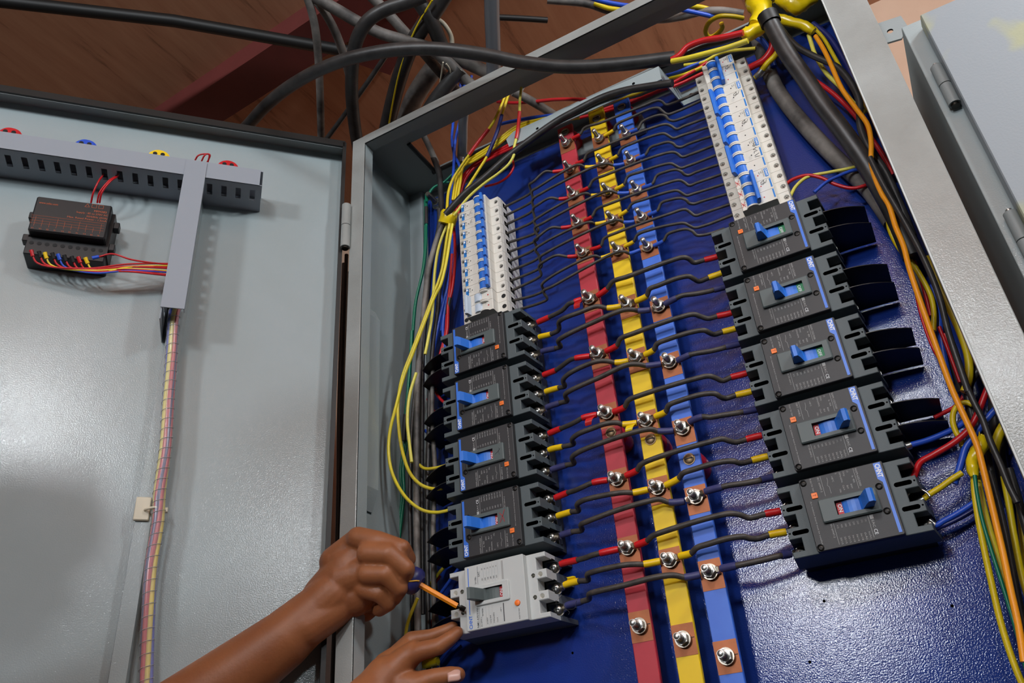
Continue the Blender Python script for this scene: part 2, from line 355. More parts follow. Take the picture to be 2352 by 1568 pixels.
# door
SK = -.03
Mi = CO @ (M_PL.inverted() @ M_DR)
dr = MB(); dr.box(-.80, -.004, -1.62, 0, SK - .0015, SK, 'grey_paint')
dr.box(-.80, -.004, -.0015, 0, SK, 0, 'grey_plain'); dr.box(-.80, -.004, -.013, 0, -.0015, 0, 'grey_plain')
dr.box(-.0055, -.004, -1.62, 0, SK, 0, 'grey_paint'); dr.box(-.80, -.004, -1.62, -1.6185, SK, 0, 'grey_paint'); dr.box(-.80, -.7985, -1.62, 0, SK, 0, 'grey_paint')
door = obj('door', dr, cab, Mi)
gk = MB(); gk.box(-.80, -.0055, -.012, .001, -.001, .004, 'dark_gasket'); gk.box(-.0095, -.0035, -1.62, -.002, -.004, .004, 'dark_gasket')
obj('door_gasket', gk, door)
st = MB(); st.prof([(-.243, SK), (-.2405, SK + .018), (-.2225, SK + .018), (-.2195, SK)][::-1], -1.55, -.16, 'grey_paint'); obj('door_stiffener', st, door)
# ---- things fixed to the door
def dthing(name, mb, label, cat, group=None): return thing(name, mb, label, cat, M_DR, group)
wl = .0012
def duct_shell(x0, x1, y0, y1, h0, h1, horiz):
    m = MB()
    if horiz:
        m.box(x0, x1, y0, y0 + wl, h0, h1 - wl, 'duct_grey'); m.box(x0, x1, y1 - wl, y1, h0, h1 - wl, 'duct_grey')
    else:
        m.box(x0, x0 + wl, y0, y1, h0, h1 - wl, 'duct_grey'); m.box(x1 - wl, x1, y0, y1, h0, h1 - wl, 'duct_grey')
    m.box(x0 + wl, x1 - wl, y0 + wl if horiz else y0, y1 - wl if horiz else y1, h0, h0 + wl, 'duct_grey')
    return m
hy0, hy1, hh = -.154, -.124, .035
m = duct_shell(-.80, -.1345, hy0, hy1, SK, hh, True); cut = MB()
k = 0; x = -.1475
while x > -.78: cut.box(x - .004, x + .004, hy0 - .01, hy1 + .01, -.003, .021, 'duct_grey'); x -= .0213
r = empty('wiring_duct', at(M_DR, (-.4, hy0, SK)), 'horizontal grey slotted wiring duct across the inside of the door', 'wiring duct'); RO = Matrix.Translation(Vector((.4, -hy0, -SK)))
link('duct_body', boolean(m, cut, 'duct_body'), r, RO)
obj('duct_lid', MB().box(-.80, -.138, hy0 - .0008, hy1 + .0008, hh - wl, hh + .0004, 'duct_grey').box(-.80, -.138, hy0 - .0008, hy0, hh - .008, hh, 'duct_grey'), r, RO)
vx0, vx1 = -.2475, -.2185
m = duct_shell(vx0, vx1, -.415, hy0 - .001, SK, hh, False); cut = MB(); y = -.172
while y > -.40: cut.box(vx0 - .01, vx1 + .01, y - .004, y + .004, -.003, .021, 'duct_grey'); y -= .0213
r = empty('wiring_duct', at(M_DR, (vx0, -.415, SK)), 'short vertical grey slotted wiring duct hanging below the horizontal one', 'wiring duct'); RO = Matrix.Translation(Vector((-vx0, .415, -SK)))
link('duct_body', boolean(m, cut, 'duct_body'), r, RO)
obj('duct_lid', MB().box(vx0 - .0008, vx1 + .0008, -.398, hy1 - .002, hh + .0005, hh + .002, 'duct_grey').box(vx1, vx1 + .0008, -.398, hy0 - .001, hh - .008, hh, 'duct_grey'), r, RO)
# pilot lamp backs peeping over the duct
for (px, py, nm, col) in ((22, 303, 'red', 'w_red'), (196, 330, 'blue', 'w_blue'), (365, 354, 'yellow', 'bar_yellow'), (524, 378, 'small red', 'w_red')):
    p = PD(px, py, .012); m = MB(); m.cyl((p.x, p.y - .004, SK), (p.x, p.y - .004, .008), .0165, col, 24); m.cyl((p.x, p.y - .004, .008), (p.x, p.y - .004, .0125), .0125, col, 24)
    r = dthing('pilot_lamp', m, '%s pilot lamp back above the horizontal duct, %s' % (nm, {'red': 'farthest from the hinge', 'blue': 'between the red and the yellow one', 'yellow': 'beside the stray red wires', 'small red': 'nearest the door hinge'}[nm]), 'pilot lamp', 'pilot lamp backs on the door')
    for s in (-.0055, .0055):
        h = MB(); h.cyl((p.x + s, p.y, .0125), (p.x + s, p.y, .0131), .0032, 'deep_black', 14); kid('terminal_hole', h, r, M_DR)
# energy meter
mt = empty('energy_meter', at(M_DR, (-.39, -.33, SK)), 'black multifunction meter back with orange print below the horizontal duct', 'meter'); RO = Matrix.Translation(Vector((.39, .33, -SK)))
m = MB(); m.box(-.436, -.338, -.283, -.221, SK + .001, .021, 'black_plastic', .002); m.box(-.438, -.336, -.313, -.2825, SK + .001, .006, 'black_plastic', .0012)
m.box(-.338, -.334, -.30, -.225, SK + .001, .006, 'black_plastic'); obj('case', m, mt, RO)
for x, y in ((-.436, -.245), (-.436, -.285), (-.334, -.245), (-.334, -.285)):
    s = -1 if x < -.4 else 1; obj('clip', MB().box(min(x, x + s * .008), max(x, x + s * .008), y - .006, y + .006, -.006, .006, 'black_plastic', .001), mt, RO)
m = MB()
for i in range(10): m.cyl((-.431 + i * .0098, -.2935, .006), (-.431 + i * .0098, -.2935, .0064), .003, 'deep_black', 12)
obj('terminal_row', m, mt, RO)
m = MB(); z = .0213; DY = .018
m_ = MB()
text(m_, 'www.selec.com', -.431, -.243, z, .005, 'print_orange', fit=.024); text(m_, 'MFM383', -.360, -.246, z, .0048, 'print_orange')
text(m_, 'Supply : 85 to 270V AC', -.382, -.2515, z, .0042, 'print_orange', fit=.041); text(m_, '50/60Hz (5VA)', -.368, -.257, z, .0042, 'print_orange', fit=.027); text(m_, 'Max. Rated Power : 1.5mA', -.392, -.262, z, .0042, 'print_orange', fit=.051)
for i, y in enumerate((-.2665, -.271, -.2755, -.280)): m_.box(-.432, -.342, y, y + .0003, z - .0001, z, 'print_orange'); text(m_, 'L1 L2 L3 N'.split()[i], -.4355, y, z, .003, 'print_orange')
for i in range(10):
    x = -.430 + i * .0093; m_.box(x, x + .0003, -.285, -.268 - (i % 3) * .004, z - .0001, z, 'print_orange'); text(m_, ['S1', 'V1', 'S2', 'S1', 'V2', 'S2', 'S1', 'V3', 'S2', 'N'][i], x - .002, -.289, z, .0034, 'print_orange')
for i in range(3): cx = -.373 + i * .009; stroke(m_, [(cx, -.240), (cx + .006, -.240), (cx + .003, -.234) if i == 0 else (cx + .006, -.234), (cx, -.240) if i == 0 else (cx, -.234), (cx, -.240)], z, .0004, 'print_orange')
m_.v = [(x, -.222 + (y + .232) * 1.0 if y > -.25 else y + .010, z) for x, y, z in m_.v]; m.join(m_)
obj('printed_label', m, mt, RO)
# wires of the meter
def pdw(pts, h=None): return [PD(p[0], p[1], p[2]) for p in pts]
def dwire(pts, r, col, label, boot=None, grp=None):
    m = MB(); P = spline([tuple(q) for q in pdw(pts)], 7); m.tube(P, r, col, 8)
    o = dthing('wire', m, label, 'wire', grp)
    if boot:
        b = MB(); a = Vector(P[0]); q = Vector(P[3]); b.cyl(a, a + (q - a).normalized() * .009, .0028, boot, 12); kid('ferrule', b, o, M_DR)
    return o
q = lambda x, y, h=.0: (x / 2.8, 200 + y / 2.8, h)
for i, (sx, hx) in enumerate(((585, 664), (625, 750), (640, 762))):
    dwire([q(sx, 745, -.0), q(sx + 15, 680, .012), q((sx + hx) / 2 + 10, 605, .018), q(hx - 8, 575, .012), q(hx, 560, -.005)], .0013, 'w_red', 'short red wire from the meter top into the duct, %s of three' % ('farthest from the hinge', 'middle one', 'nearest the hinge')[i], None, 'red wires between meter and duct')
ends = [(200, 1060, 'w_red', 'w_red'), (250, 1068, 'w_red', 'deep_black'), (288, 1075, 'w_yellow', 'bar_yellow'), (335, 1078, 'w_red', 'deep_black'), (372, 1085, 'w_blue', 'w_blue'), (412, 1092, 'w_red', 'deep_black'), (460, 1100, 'w_red', 'deep_black'), (502, 1103, 'w_red', 'w_red'), (548, 1108, 'w_yellow', 'bar_yellow'), (592, 1112, 'w_red', 'w_blue')]
for i, (x, y, c, bt) in enumerate(ends):
    low = 1165 + (i * 7) % 30; f = 1135 + (i * 23) % 85
    if c == 'w_blue': low = 1195; f = 1190
    if i == 9: low = 1075; f = 1145
    mid = (q(x + 40, y + 60 + (10 - i), .0), q(560 + i * 12, low, .008), q(820, (low + f) / 2 - 12, .01), q(1075, f, .0), q(1130, f + 4, -.002))
    if i == 9: mid = (q(640, 1090, .006), q(720, 1072, .012), q(850, 1110, .012), q(1075, 1140, .0), q(1130, 1145, -.002))
    dwire((q(x, y - 12, .006),) + mid, .0013, c, '%s meter wire starting at the %s terminal from the left, running to the vertical duct' % ({'w_red': 'red', 'w_yellow': 'yellow', 'w_blue': 'blue'}[c], ORD[i]), bt, 'wires fanning from the meter terminals')
for k in range(2): dwire([q(1250 + k * 45, 480, -.01), q(1275 + k * 40, 440, .0), q(1320 + k * 12, 430, .0), q(1350 - k * 5, 435, .0), q(1330 + k * 5, 490, -.012)], .0013, 'heat_red', 'stray dark red wire loop above the duct, %s' % ('wider arch' if k == 0 else 'narrower arch'), None, 'stray red loops above the duct')
# wrapped loom down the door
L5 = lambda x, y, h=.0: (x / 1.806, 700 + y / 1.806, h)
path = [L5(740, -20, .006), L5(722, 40, .006), L5(712, 200, .0), L5(698, 400, -.002), L5(686, 600, -.003), L5(662, 780, -.004), L5(655, 900, -.006), L5(628, 1080, -.008), L5(615, 1300, -.01), L5(605, 1600, -.01)]
P = [Vector(p) for p in spline([tuple(v) for v in pdw(path)], 12)]
lm = empty('cable_loom', M_DR, 'spiral-wrapped loom of thin wires running down the open door', 'cable loom')
for i, (c, ph) in enumerate((('w_red', 0), ('w_pale', 1.2), ('w_blue', 2.6), ('w_yellow', 3.9), ('w_red', 5.1), ('w_navy', 5.9))):
    pts = []
    for k, p in enumerate(P): a = ph + k * .035; pts.append(p + Vector((math.cos(a) * .0044, 0, math.sin(a) * .0044)))
    obj('wire', MB().tube(pts, .0030, c, 8), lm)
mat('clear_wrap', (225, 220, 225), .15, alpha=.28)
m = MB(); m.tube(P, .0080, 'clear_wrap', 16)
obj('clear_sleeve', m, lm)
m = MB(); sp = []
for k in range(len(P) * 10 - 10):
    i = k // 10; t = (k % 10) / 10; p = P[i] * (1 - t) + P[i + 1] * t; L_ = (p - P[0]).length; a = L_ / .014 * 2 * PI; sp.append(p + Vector((math.cos(a) * .0081, 0, math.sin(a) * .0081)))
m.tube(sp, .0004, 'print_grey', 4); obj('spiral_edge', m, lm)
p = PD(*L5(640, 855, -.012)); c = PD(*L5(612, 855, -.02))
tb = MB(); tb.box(c.x - .014, c.x + .004, c.y - .016, c.y + .014, SK + .0182, SK + .0225, 'ivory', .001)
r = dthing('cable_tie_mount', tb, 'ivory adhesive cable tie mount holding the loom on the door', 'cable tie mount')
tt = MB(); rg = [p + Vector((math.cos(a) * .011, .0008 * math.sin(a * 2), .002 + math.sin(a) * .011)) for a in [i * 2 * PI / 20 for i in range(21)]]
tt.tube(rg, .0017, 'ivory', 6); tt.box(p.x + .007, p.x + .016, p.y - .003, p.y + .003, p.z + .002, p.z + .007, 'ivory', .0006)
kid('tie_strap', tt, r, M_DR)
# ================================================================ neighbouring cabinet on the right
nb = empty('electrical_cabinet', at(M_PL, (.15, -.75, -.12)), 'closed grey neighbouring cabinet with yellow smears at the right edge', 'cabinet'); NO = Matrix.Translation(Vector((-.15, .75, .12)))
m = MB(); m.box(.149, .152, -.75, .80, -.12, .118, 'grey_plain'); m.box(.152, .85, .797, .80, -.12, .118, 'grey_plain'); m.box(.149, .85, -.75, .80, .118, .12, 'grey_paint', .0006); obj('body', m, nb, NO)
nm_ = MATS['neighbour_paint']; nt = nm_.node_tree; N_ = nt.nodes; L_ = nt.links      # old yellow smears on the grey paint
tx = N_.new('ShaderNodeTexNoise'); tx.inputs['Scale'].default_value = 9; tx.inputs['Detail'].default_value = 3; tc = N_.new('ShaderNodeTexCoord'); L_.new(tc.outputs['Object'], tx.inputs[0])
rp = N_.new('ShaderNodeValToRGB'); rp.color_ramp.elements[0].position = .53; rp.color_ramp.elements[0].color = (0, 0, 0, 1); rp.color_ramp.elements[1].position = .60; rp.color_ramp.elements[1].color = (.55, .55, .55, 1); L_.new(tx.outputs[0], rp.inputs[0])
mx = N_.new('ShaderNodeMix'); mx.data_type = 'RGBA'; mx.inputs[6].default_value = lin((146, 154, 160)); mx.inputs[7].default_value = lin((178, 176, 110)); L_.new(rp.outputs[0], mx.inputs[0]); L_.new(mx.outputs[2], N_['Principled BSDF'].inputs['Base Color'])
m = MB(); m.box(.1675, .85, -.74, .786, .124, .142, 'neighbour_paint', .0012); nd = obj('door', m, nb, NO)
m = MB(); m.box(.169, .85, -.74, .785, .1205, .124, 'dark_gasket'); obj('door_gasket', m, nb, NO)
for y0, y1 in ((.655, .715), (.43, .50)):
    m = MB(); hinge(m, .1615, y0, y1, .127, .0065, 'grey_plain'); m.cyl((.1615, y1, .127), (.1615, y1 + .004, .127), .003, 'steel', 12); obj('hinge', m, nb, NO)
lg = MB(); A = [PP(x, y, .07) for x, y in ((1985, 64), (2069, 36), (2085, 60), (2071, 88), (2037, 98), (2000, 110))]
lg.prism([(p.x, p.y) for p in A][::-1], .067, .070, 'grey_plain'); h = PP(2044.5, 71.4, .07); ct = MB().cyl((h.x, h.y, .05), (h.x, h.y, .09), .0038, 'deep_black', 20)
link('mounting_lug', boolean(lg, ct, 'lug'), nb, NO)
# ================================================================ busbars
BN = .045                                    # front face of the bars
def barx(a, b, c, d): p = PP(*a, BN); q = PP(*b, BN); r_ = PP(*c, BN); s = PP(*d, BN); return p, q, r_, s
STUD = {'red': [(1310, 325), (1313, 388), (1319, 447), (1327, 513), (1342, 579), (1360, 684), (1375, 813), (1391.5, 949), (1416, 1101), (1441, 1258), (1472, 1436)],
        'yellow': [(1380, 317), (1386, 375), (1399, 440), (1411, 504), (1424, 574), (1444, 697), (1464, 820), (1484, 966), (1511, 1120), (1541, 1285), (1571, 1467)],
        'blue': [(1440, 308), (1450, 369), (1464, 436), (1475, 500), (1490, 567), (1512, 704), (1536, 832), (1566, 984), (1597, 1141), (1635, 1312), (1672, 1506)]}
EDGE = {'red': ((1283, 300), (1311, 290), (1465.5, 1568), (1517.6, 1568)), 'yellow': ((1352, 262), (1384, 252), (1561, 1568), (1616, 1568)), 'blue': ((1410, 242), (1443, 232), (1653.7, 1568), (1711, 1568))}
BARS = {}
for cn in ('red', 'yellow', 'blue'):
    tl, tr, bl, br = barx(*EDGE[cn]); xt = (tl.x + tr.x) / 2; xb = (bl.x + br.x) / 2; w = .0128; yt = tl.y + .004; yb = -.2
    ex = xb + (xb - xt) * (yb - bl.y) / (bl.y - yt)
    lean = (ex - xt) / (yb - yt); fx = lambda y, xt=xt, yt=yt, lean=lean: xt + (y - yt) * lean
    m = MB(); p = [(xt - w, yt), (ex - w, yb), (ex + w, yb), (xt + w, yt)]; m.prism(p, BN - .006, BN, 'bar_' + cn, .0008)
    o = thing('busbar', m, 'long flat %s busbar, %s of the three on the blue plate' % (cn, {'red': 'leftmost', 'yellow': 'middle one', 'blue': 'rightmost'}[cn]), 'busbar', None, 'busbars')
    BARS[cn] = fx
    pm = []
    for i, (x, y) in enumerate(STUD[cn]):
        s = PP(x, y, BN + .004); c = fx(s.y); hh = .0125 if i < 5 else .0165; dy = -.002 if i < 10 else 0
        m = MB(); m.box(c - w + .0003, c + w - .0003, s.y - hh + dy, s.y + hh + dy, BN, BN + .0004, 'copper')
        if i == 10: m.box(c - w * .8, c - .004, s.y - .0006, s.y + .0001, BN + .0004, BN + .0006, 'ink_black').box(c + .004, c + w * .9, s.y + .0006, s.y + .0014, BN + .0004, BN + .0006, 'ink_black')
        kid('bare_copper_patch', m, o)
        # the bolt: threaded stud, hexagon nut, washer
        r = empty('bolt', at(M_PL, (c, s.y, BN)), 'steel bolt and nut on the %s busbar, %s from the top' % (cn, ORD[i]), 'bolt', 'bolts on the %s busbar' % cn)
        sc_ = .85 if i < 5 else 1
        hx = MB(); hx.cyl((0, 0, .0055), (0, 0, .0115), .0072 * sc_, 'steel', 6, smooth=False); hx.dome((0, 0, .0115), .0062 * sc_, .0008, 'steel', 12, 2); obj('nut', hx, r, Matrix.Rotation(i * .7, 4, 'Z'))
        sd = MB(); pts = [(0, 0, z) for z in (.0, .0115)]; sd.cyl((0, 0, 0), (0, 0, .0255), .0036 * sc_, 'steel', 14)
        for k in range(9): z = .0122 + k * .0014; sd.cyl((0, 0, z), (0, 0, z + .0007), .0040 * sc_, 'steel', 14)
        sd.dome((0, 0, .0255), .0033 * sc_, .0008, 'steel', 14, 2); obj('threaded_rod', sd, r)
        ws = MB(); ws.cyl((0, 0, .0004 if i == 10 else .0038), (0, 0, .0055), .0088 * sc_, 'tin_lug', 20); obj('washer', ws, r)
# insulating standoffs and their screws
for cn, y0, k in (('red', PP(1300, 303, BN).y, 0), ('yellow', PP(1365, 275, BN).y, 0), ('blue', PP(1424, 248, BN).y, 0), ('red', PP(1400, 994, BN).y, 1), ('yellow', PP(1491, 1010, BN).y, 1), ('blue', PP(1576, 1056, BN).y, 1)):
    c = BARS[cn](y0); m = MB(); m.cyl((c, y0, .0005), (c, y0, .012), .013, 'insulator_red', 20, .015); m.cyl((c, y0, .012), (c, y0, .028), .015, 'insulator_red', 20); m.cyl((c, y0, .028), (c, y0, BN - .0062), .015, 'insulator_red', 20, .012)
    r = thing('insulator', m, 'red insulating standoff behind the %s busbar, %s' % (cn, 'at its top end' if k == 0 else 'halfway down'), 'insulator', None, 'busbar standoffs')
    m = MB(); m.cyl((c, y0, BN), (c, y0, BN + .001), .0072, 'dull_steel' if k == 0 else 'old_brass', 18); m.dome((c, y0, BN + .001), .0062, .0022, 'dull_steel' if k == 0 else 'old_brass', 16, 4); m.box(c - .005, c + .005, y0 - .0006, y0 + .0006, BN + .0028, BN + .0034, 'ink_black'); kid('screw', m, r)
m = MB(); a = PP(1305, 320, .02); b = PP(1470, 270, .02); y0 = a.y + .004
m.box(BARS['red'](y0) - .02, BARS['blue'](y0) + .02, .925, .958, .0005, .012, 'grey_plain', .001)
thing('mounting_rail', m, 'dark grey flat rail behind the top ends of the busbars', 'rail')
# ================================================================ moulded case breakers
def notch_outline(L, Wd, d, w, ys):
    p = [(-L, -Wd), (L, -Wd)]
    for y in ys: p += [(L, y - w), (L - d, y - w), (L - d, y + w), (L, y + w)]
    p += [(L, Wd), (-L, Wd)]
    for y in ys[::-1]: p += [(-L, y + w), (-L + d, y + w), (-L + d, y - w), (-L, y - w)]
    return p
def rrect(x0, x1, y0, y1, r, k=4):
    p = []
    for cx, cy, a0 in ((x1 - r, y0 + r, -PI / 2), (x1 - r, y1 - r, 0), (x0 + r, y1 - r, PI / 2), (x0 + r, y0 + r, PI)):
        for i in range(k + 1): a = a0 + PI / 2 * i / k; p.append((cx + r * math.cos(a), cy + r * math.sin(a)))
    return p
YS = (-.025, 0, .025)
# the grey shell with three open wells and two slots at each end
o_ = notch_outline(.067, .038, .0125, .0066, YS)
m = MB(); m.prism(o_, .020, .068, 'shell_grey', .0006)
m.v = [(x + (.0045 * (1 if x > 0 else -1) if abs(x) > .06 and z < .03 else 0), y, z) for x, y, z in m.v]
cut = MB()
for sx in (-1, 1):
    for y in (-.0127, .0127):
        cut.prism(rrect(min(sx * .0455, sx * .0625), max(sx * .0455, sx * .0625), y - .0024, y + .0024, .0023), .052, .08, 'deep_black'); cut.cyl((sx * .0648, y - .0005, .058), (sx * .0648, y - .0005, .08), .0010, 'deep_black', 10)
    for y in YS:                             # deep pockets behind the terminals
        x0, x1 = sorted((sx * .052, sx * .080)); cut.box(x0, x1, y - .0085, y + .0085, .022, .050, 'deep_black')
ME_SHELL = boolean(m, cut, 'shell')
m = MB(); m.box(-.066, .066, -.0378, .0378, .001, .0198, 'shell_black', .0005); m.box(-.0415, .0415, -.0379, .0379, .020, .0675, 'shell_black'); ME_BASE = m.mesh('base')
m = MB(); m.prism(rrect(-.042, .042, -.0382, .0382, .002), .0682, .0755, 'cover_black', .0007)
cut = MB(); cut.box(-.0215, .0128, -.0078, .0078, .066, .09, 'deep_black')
for x, y in ((.0378, -.0338), (.0378, .0345), (-.0322, -.0128), (-.0322, .0128)): cut.cyl((x, y, .0735), (x, y, .09), .0037, 'cover_black', 16)
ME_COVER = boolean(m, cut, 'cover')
m = MB(); m.prism(rrect(-.0285, .0285, -.0122, .0122, .0018), .0752, .0798, 'bezel_grey', .0012)
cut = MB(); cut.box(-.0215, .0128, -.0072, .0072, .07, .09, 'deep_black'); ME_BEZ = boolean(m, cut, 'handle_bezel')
def toggle_mesh(on, body='blue_toggle'):
    m = MB(); n = 10; r = .030; zc = .0765 - r
    pr = [(-.0213, .066), (.0126, .066)] + [(x, zc + math.sqrt(r * r - (x + .004) ** 2)) for x in np.linspace(.0126, -.0213, n)]
    m.prof(pr, -.0069, .0069, body)
    lv = [(-.0085, .0735), (-.0125, .0795), (-.0175, .0930), (-.0205, .0985), (-.0245, .0990), (-.0265, .0955), (-.0240, .0850), (-.0212, .0735)] if on else [(-.003, .0735), (.001, .0800), (.0030, .0930), (.0045, .0980), (.0085, .0985), (.0105, .0950), (.0118, .0850), (.0122, .0735)]
    m.prof(lv, -.0067, .0067, body)
    return m
def state_patch(on):
    m = MB(); x0, x1 = (.0062, .0124) if on else (-.0212, -.0115); c = 'red_label' if on else 'green_label'; z = .0768 - abs((x0 + x1) / 2 + .004) ** 2 / .06 + .0006
    m.box(x0, x1, -.0070, .0070, z - .0008, z, c)
    text(m, 'ON' if on else 'OFF', (x0 + x1) / 2, -.0048, z + .0001, .0054 if on else .0050, 'print_white', PI / 2, .02); return m
def stripe():
    m = MB(); z = .0755; m.prism([(-.0398, -.037), (-.0331, -.037), (-.0331, -.0205), (-.0368, -.0165), (-.0368, .0355), (-.0398, .0355)], z, z + .0003, 'blue_stripe')
    text(m, 'CHNT', -.0363, -.0358, z + .0004, .0066, 'print_white', PI / 2, .03, fit=.0142); return m
def print_mb(model, iec, amp, dk='print_grey'):
    m = MB(); z = .0757; T = lambda t, x, y, s, fit=None: text(m, t, x, y, z, s, dk, PI / 2, 0, fit)
    for x, a, b in ((-.0137, -.0370, -.0155), (.0195, -.0370, -.0155), (-.0137, .0130, .0352), (.0195, .0130, .0352)): m.box(x, x + .0003, a, b, z - .0002, z, dk)
    T(model, -.0158, -.0368, .0030, .019); T('In  %s' % amp, -.0110, -.0300, .0026); T('Ui', -.0075, -.0365, .0024); T('800V', -.0075, -.0220, .0024); T('Uimp', -.0036, -.0365, .0024); T('8kV', -.0036, -.0215, .0024)
    T('50Hz/60Hz', .0002, -.0365, .0023, .011); T('Cat.A', .0002, -.0225, .0023); T('Ii', .0041, -.0365, .0024); T('10In', .0041, -.0195, .0024); T('+40°C', .0085, -.0345, .0024); stroke(m, [(.0135, -.034), (.0135, -.030), (.0150, -.026), (.0135, -.024), (.0135, -.017)], z, .0003, dk)
    T('IEC 60947-2' if iec else 'GB/T 14048.2', .0222, -.0365, .0026, .016); T('PUSH TO TRIP', .0300, -.0370, .0022, .0140); T('Arc isolation board must be installed', .0352, -.0135, .0021, .0450)
    m2 = [('Ue', 'Icu/Ics'), ('(V)', '(kA)'), ('220', '36/18'), ('230', '36/18'), ('240', '36/18'), ('380', '25/15'), ('400', '25/15'), ('415', '20/15')]
    for i, (a, b) in enumerate(m2): x = -.0108 + i * .0039; T(a, x, .0158, .0024); T(b, x, .0285, .0024, .0070)
    T('EN 60947-2' if iec else 'IEC/EN 60947-2', .0222, .0135, .0024, .014)
    m.box(-.0185, -.0152, .0130, .0172, z - .0002, z, dk); T('EAC', -.0168, .0180, .0032, .0075); text(m, 'CE', -.0168, .0272, z, .0048, 'print_white', PI / 2)
    return m
def screw_mb(c, r, m_='dark_steel'):
    m = MB(); m.cyl(c, (c[0], c[1], c[2] + .0006), r, m_, 14); m.dome((c[0], c[1], c[2] + .0006), r, r * .3, m_, 14, 3); z = c[2] + .0006 + r * .3
    m.box(c[0] - r * .6, c[0] + r * .6, c[1] - r * .13, c[1] + r * .13, z - .0004, z + .0001, 'ink_black'); m.box(c[0] - r * .13, c[0] + r * .13, c[1] - r * .6, c[1] + r * .6, z - .0004, z + .0001, 'ink_black'); return m
def term_mb(x, y):
    m = MB(); s = 1 if x > 0 else -1; m.box(x - .0035, x + .0035, y - .0062, y + .0062, .031, .0335, 'tin_lug')
    m.cyl((x, y, .0335), (x, y, .0350), .0062, 'steel', 20); m.cyl((x, y, .035), (x, y, .0395), .0050, 'steel', 18); m.dome((x, y, .0395), .0052, .0026, 'steel', 18, 4); m.box(x - .0034, x + .0034, y - .0007, y + .0007, .0415, .0423, 'dark_steel'); m.box(x - .0007, x + .0007, y - .0034, y + .0034, .0415, .0423, 'dark_steel'); return m
def barrier_mb(y, bend, s=-1):
    m = MB(); n = 9; v = []
    for i in range(n):
        t = i / (n - 1); x = s * (.0655 + t * .048); yy = y + bend * t * t; zt = .0635 - .016 * t * t; zb = .004
        for z in (zb, zt):
            for d in (-.0005, .0005): v.append((x, yy + d, z))
    f = []
    for i in range(n - 1):
        a = i * 4; b = a + 4; f += [(a, b, b + 2, a + 2), (a + 1, a + 3, b + 3, b + 1), (a + 2, b + 2, b + 3, a + 3), (a, a + 1, b + 1, b)]
    f += [(0, 2, 3, 1), (n * 4 - 4, n * 4 - 3, n * 4 - 1, n * 4 - 2)]
    m.add(v, f, 'black_plastic'); return m
ME_TOG = {k: toggle_mesh(k).mesh('toggle') for k in (True, False)}; ME_ST = {k: state_patch(k).mesh('state_label') for k in (True, False)}
ME_STRIPE = stripe().mesh('logo_stripe'); ME_PR = {k: print_mb(*v).mesh('printed_text') for k, v in {'a': ('NXM-63S/3300', True, '40A'), 'b': ('NXM-125S/3300', False, '40A')}.items()}
m = MB(); m.prism(rrect(.0270, .0330, -.0213, -.0153, .0006), .0755, .0768, 'orange_button', .0003); stroke(m, [(.0285, -.0185), (.0315, -.0185)], .07695, .0006, 'print_orange'); stroke(m, [(.0285, -.0195), (.0285, -.0175)], .07695, .0006, 'print_orange'); ME_BTN = m.mesh('trip_button')
ME_CS = [screw_mb((x, y, .0737), .0031).mesh('cover_screw') for x, y in ((.0378, -.0338), (.0378, .0345), (-.0322, -.0128), (-.0322, .0128))]
ME_FS = [screw_mb((sx * .0475, y, .0525), .0021, 'dull_steel').mesh('fixing_screw') for sx in (-1, 1) for y in (-.0127, .0127)]
ME_TM = [term_mb(sx * .0632, y).mesh('terminal_screw') for sx in (-1, 1) for y in YS]
RZ = Matrix.Rotation(PI, 4, 'Z')
def mccb(X, Y, flip, on, pk, label, barriers, bend):
    r = empty('circuit_breaker', at(M_PL, (X, Y, 0)) @ (RZ if flip else Matrix.Identity(4)), label, 'circuit breaker', 'black moulded case breakers')
    link('base', ME_BASE, r); link('shell', ME_SHELL, r); cv = link('cover', ME_COVER, r); link('handle_bezel', ME_BEZ, r)
    t = link('toggle', ME_TOG[on], r); link('state_label', ME_ST[on], t); link('logo_stripe', ME_STRIPE, cv); link('printed_text', ME_PR[pk], cv); link('trip_button', ME_BTN, r)
    for me in ME_CS: link('cover_screw', me, r)
    for me in ME_FS: link('fixing_screw', me, r)
    for me in ME_TM: link('terminal_screw', me, r)
    for y in barriers: obj('phase_barrier', barrier_mb(y, bend), r)
    return r
NTH = ['topmost', 'second from the top', 'third from the top', 'fourth from the top', 'lowest']
LX, LY = -.4827, .3445 - .0004
for i in range(4):
    r = mccb(LX + .0005 * (i - 3), LY + .0875 * (3 - i), False, True, 'a', ('topmost black breaker in the left column, below the two-pole white one', 'second black breaker from the top in the left column', 'third black left-column breaker, faint pen squiggle beside its toggle', 'black left-column breaker with a red pen mark, above the white moulded one')[i], (-.0127, .0127), -.007)
    if i in (2, 3):
        m = MB(); z = .0802
        for s in ([[(.0165, -.002), (.0215, .001), (.0235, .0035), (.0215, .0055)], [(.0215, .0015), (.0225, -.004)]] if i == 2 else [[(.0165, -.006), (.0200, .001), (.0235, .009)], [(.0165, .006), (.0205, .001), (.0225, -.006)]]): stroke(m, s, z, .0006, 'insulator_red' if i == 3 else 'print_dark')
        obj('pen_mark', m, r)
RX, RY = -.0692, .2637
for i in range(5):
    mccb(RX - .0022 * 0, RY + .0875 * (4 - i) - .0005 * (4 - i), True, i >= 3, 'a' if i == 4 else 'b', ('topmost black breaker in the right column, switched off', 'second right-column black breaker from the top, switched off', 'third right-column black breaker from the top, switched off', 'fourth right-column black breaker, upper of the two switched on', 'lowest right-column black breaker, switched on')[i], (-.0127, .0127) if i < 4 else (), .002)
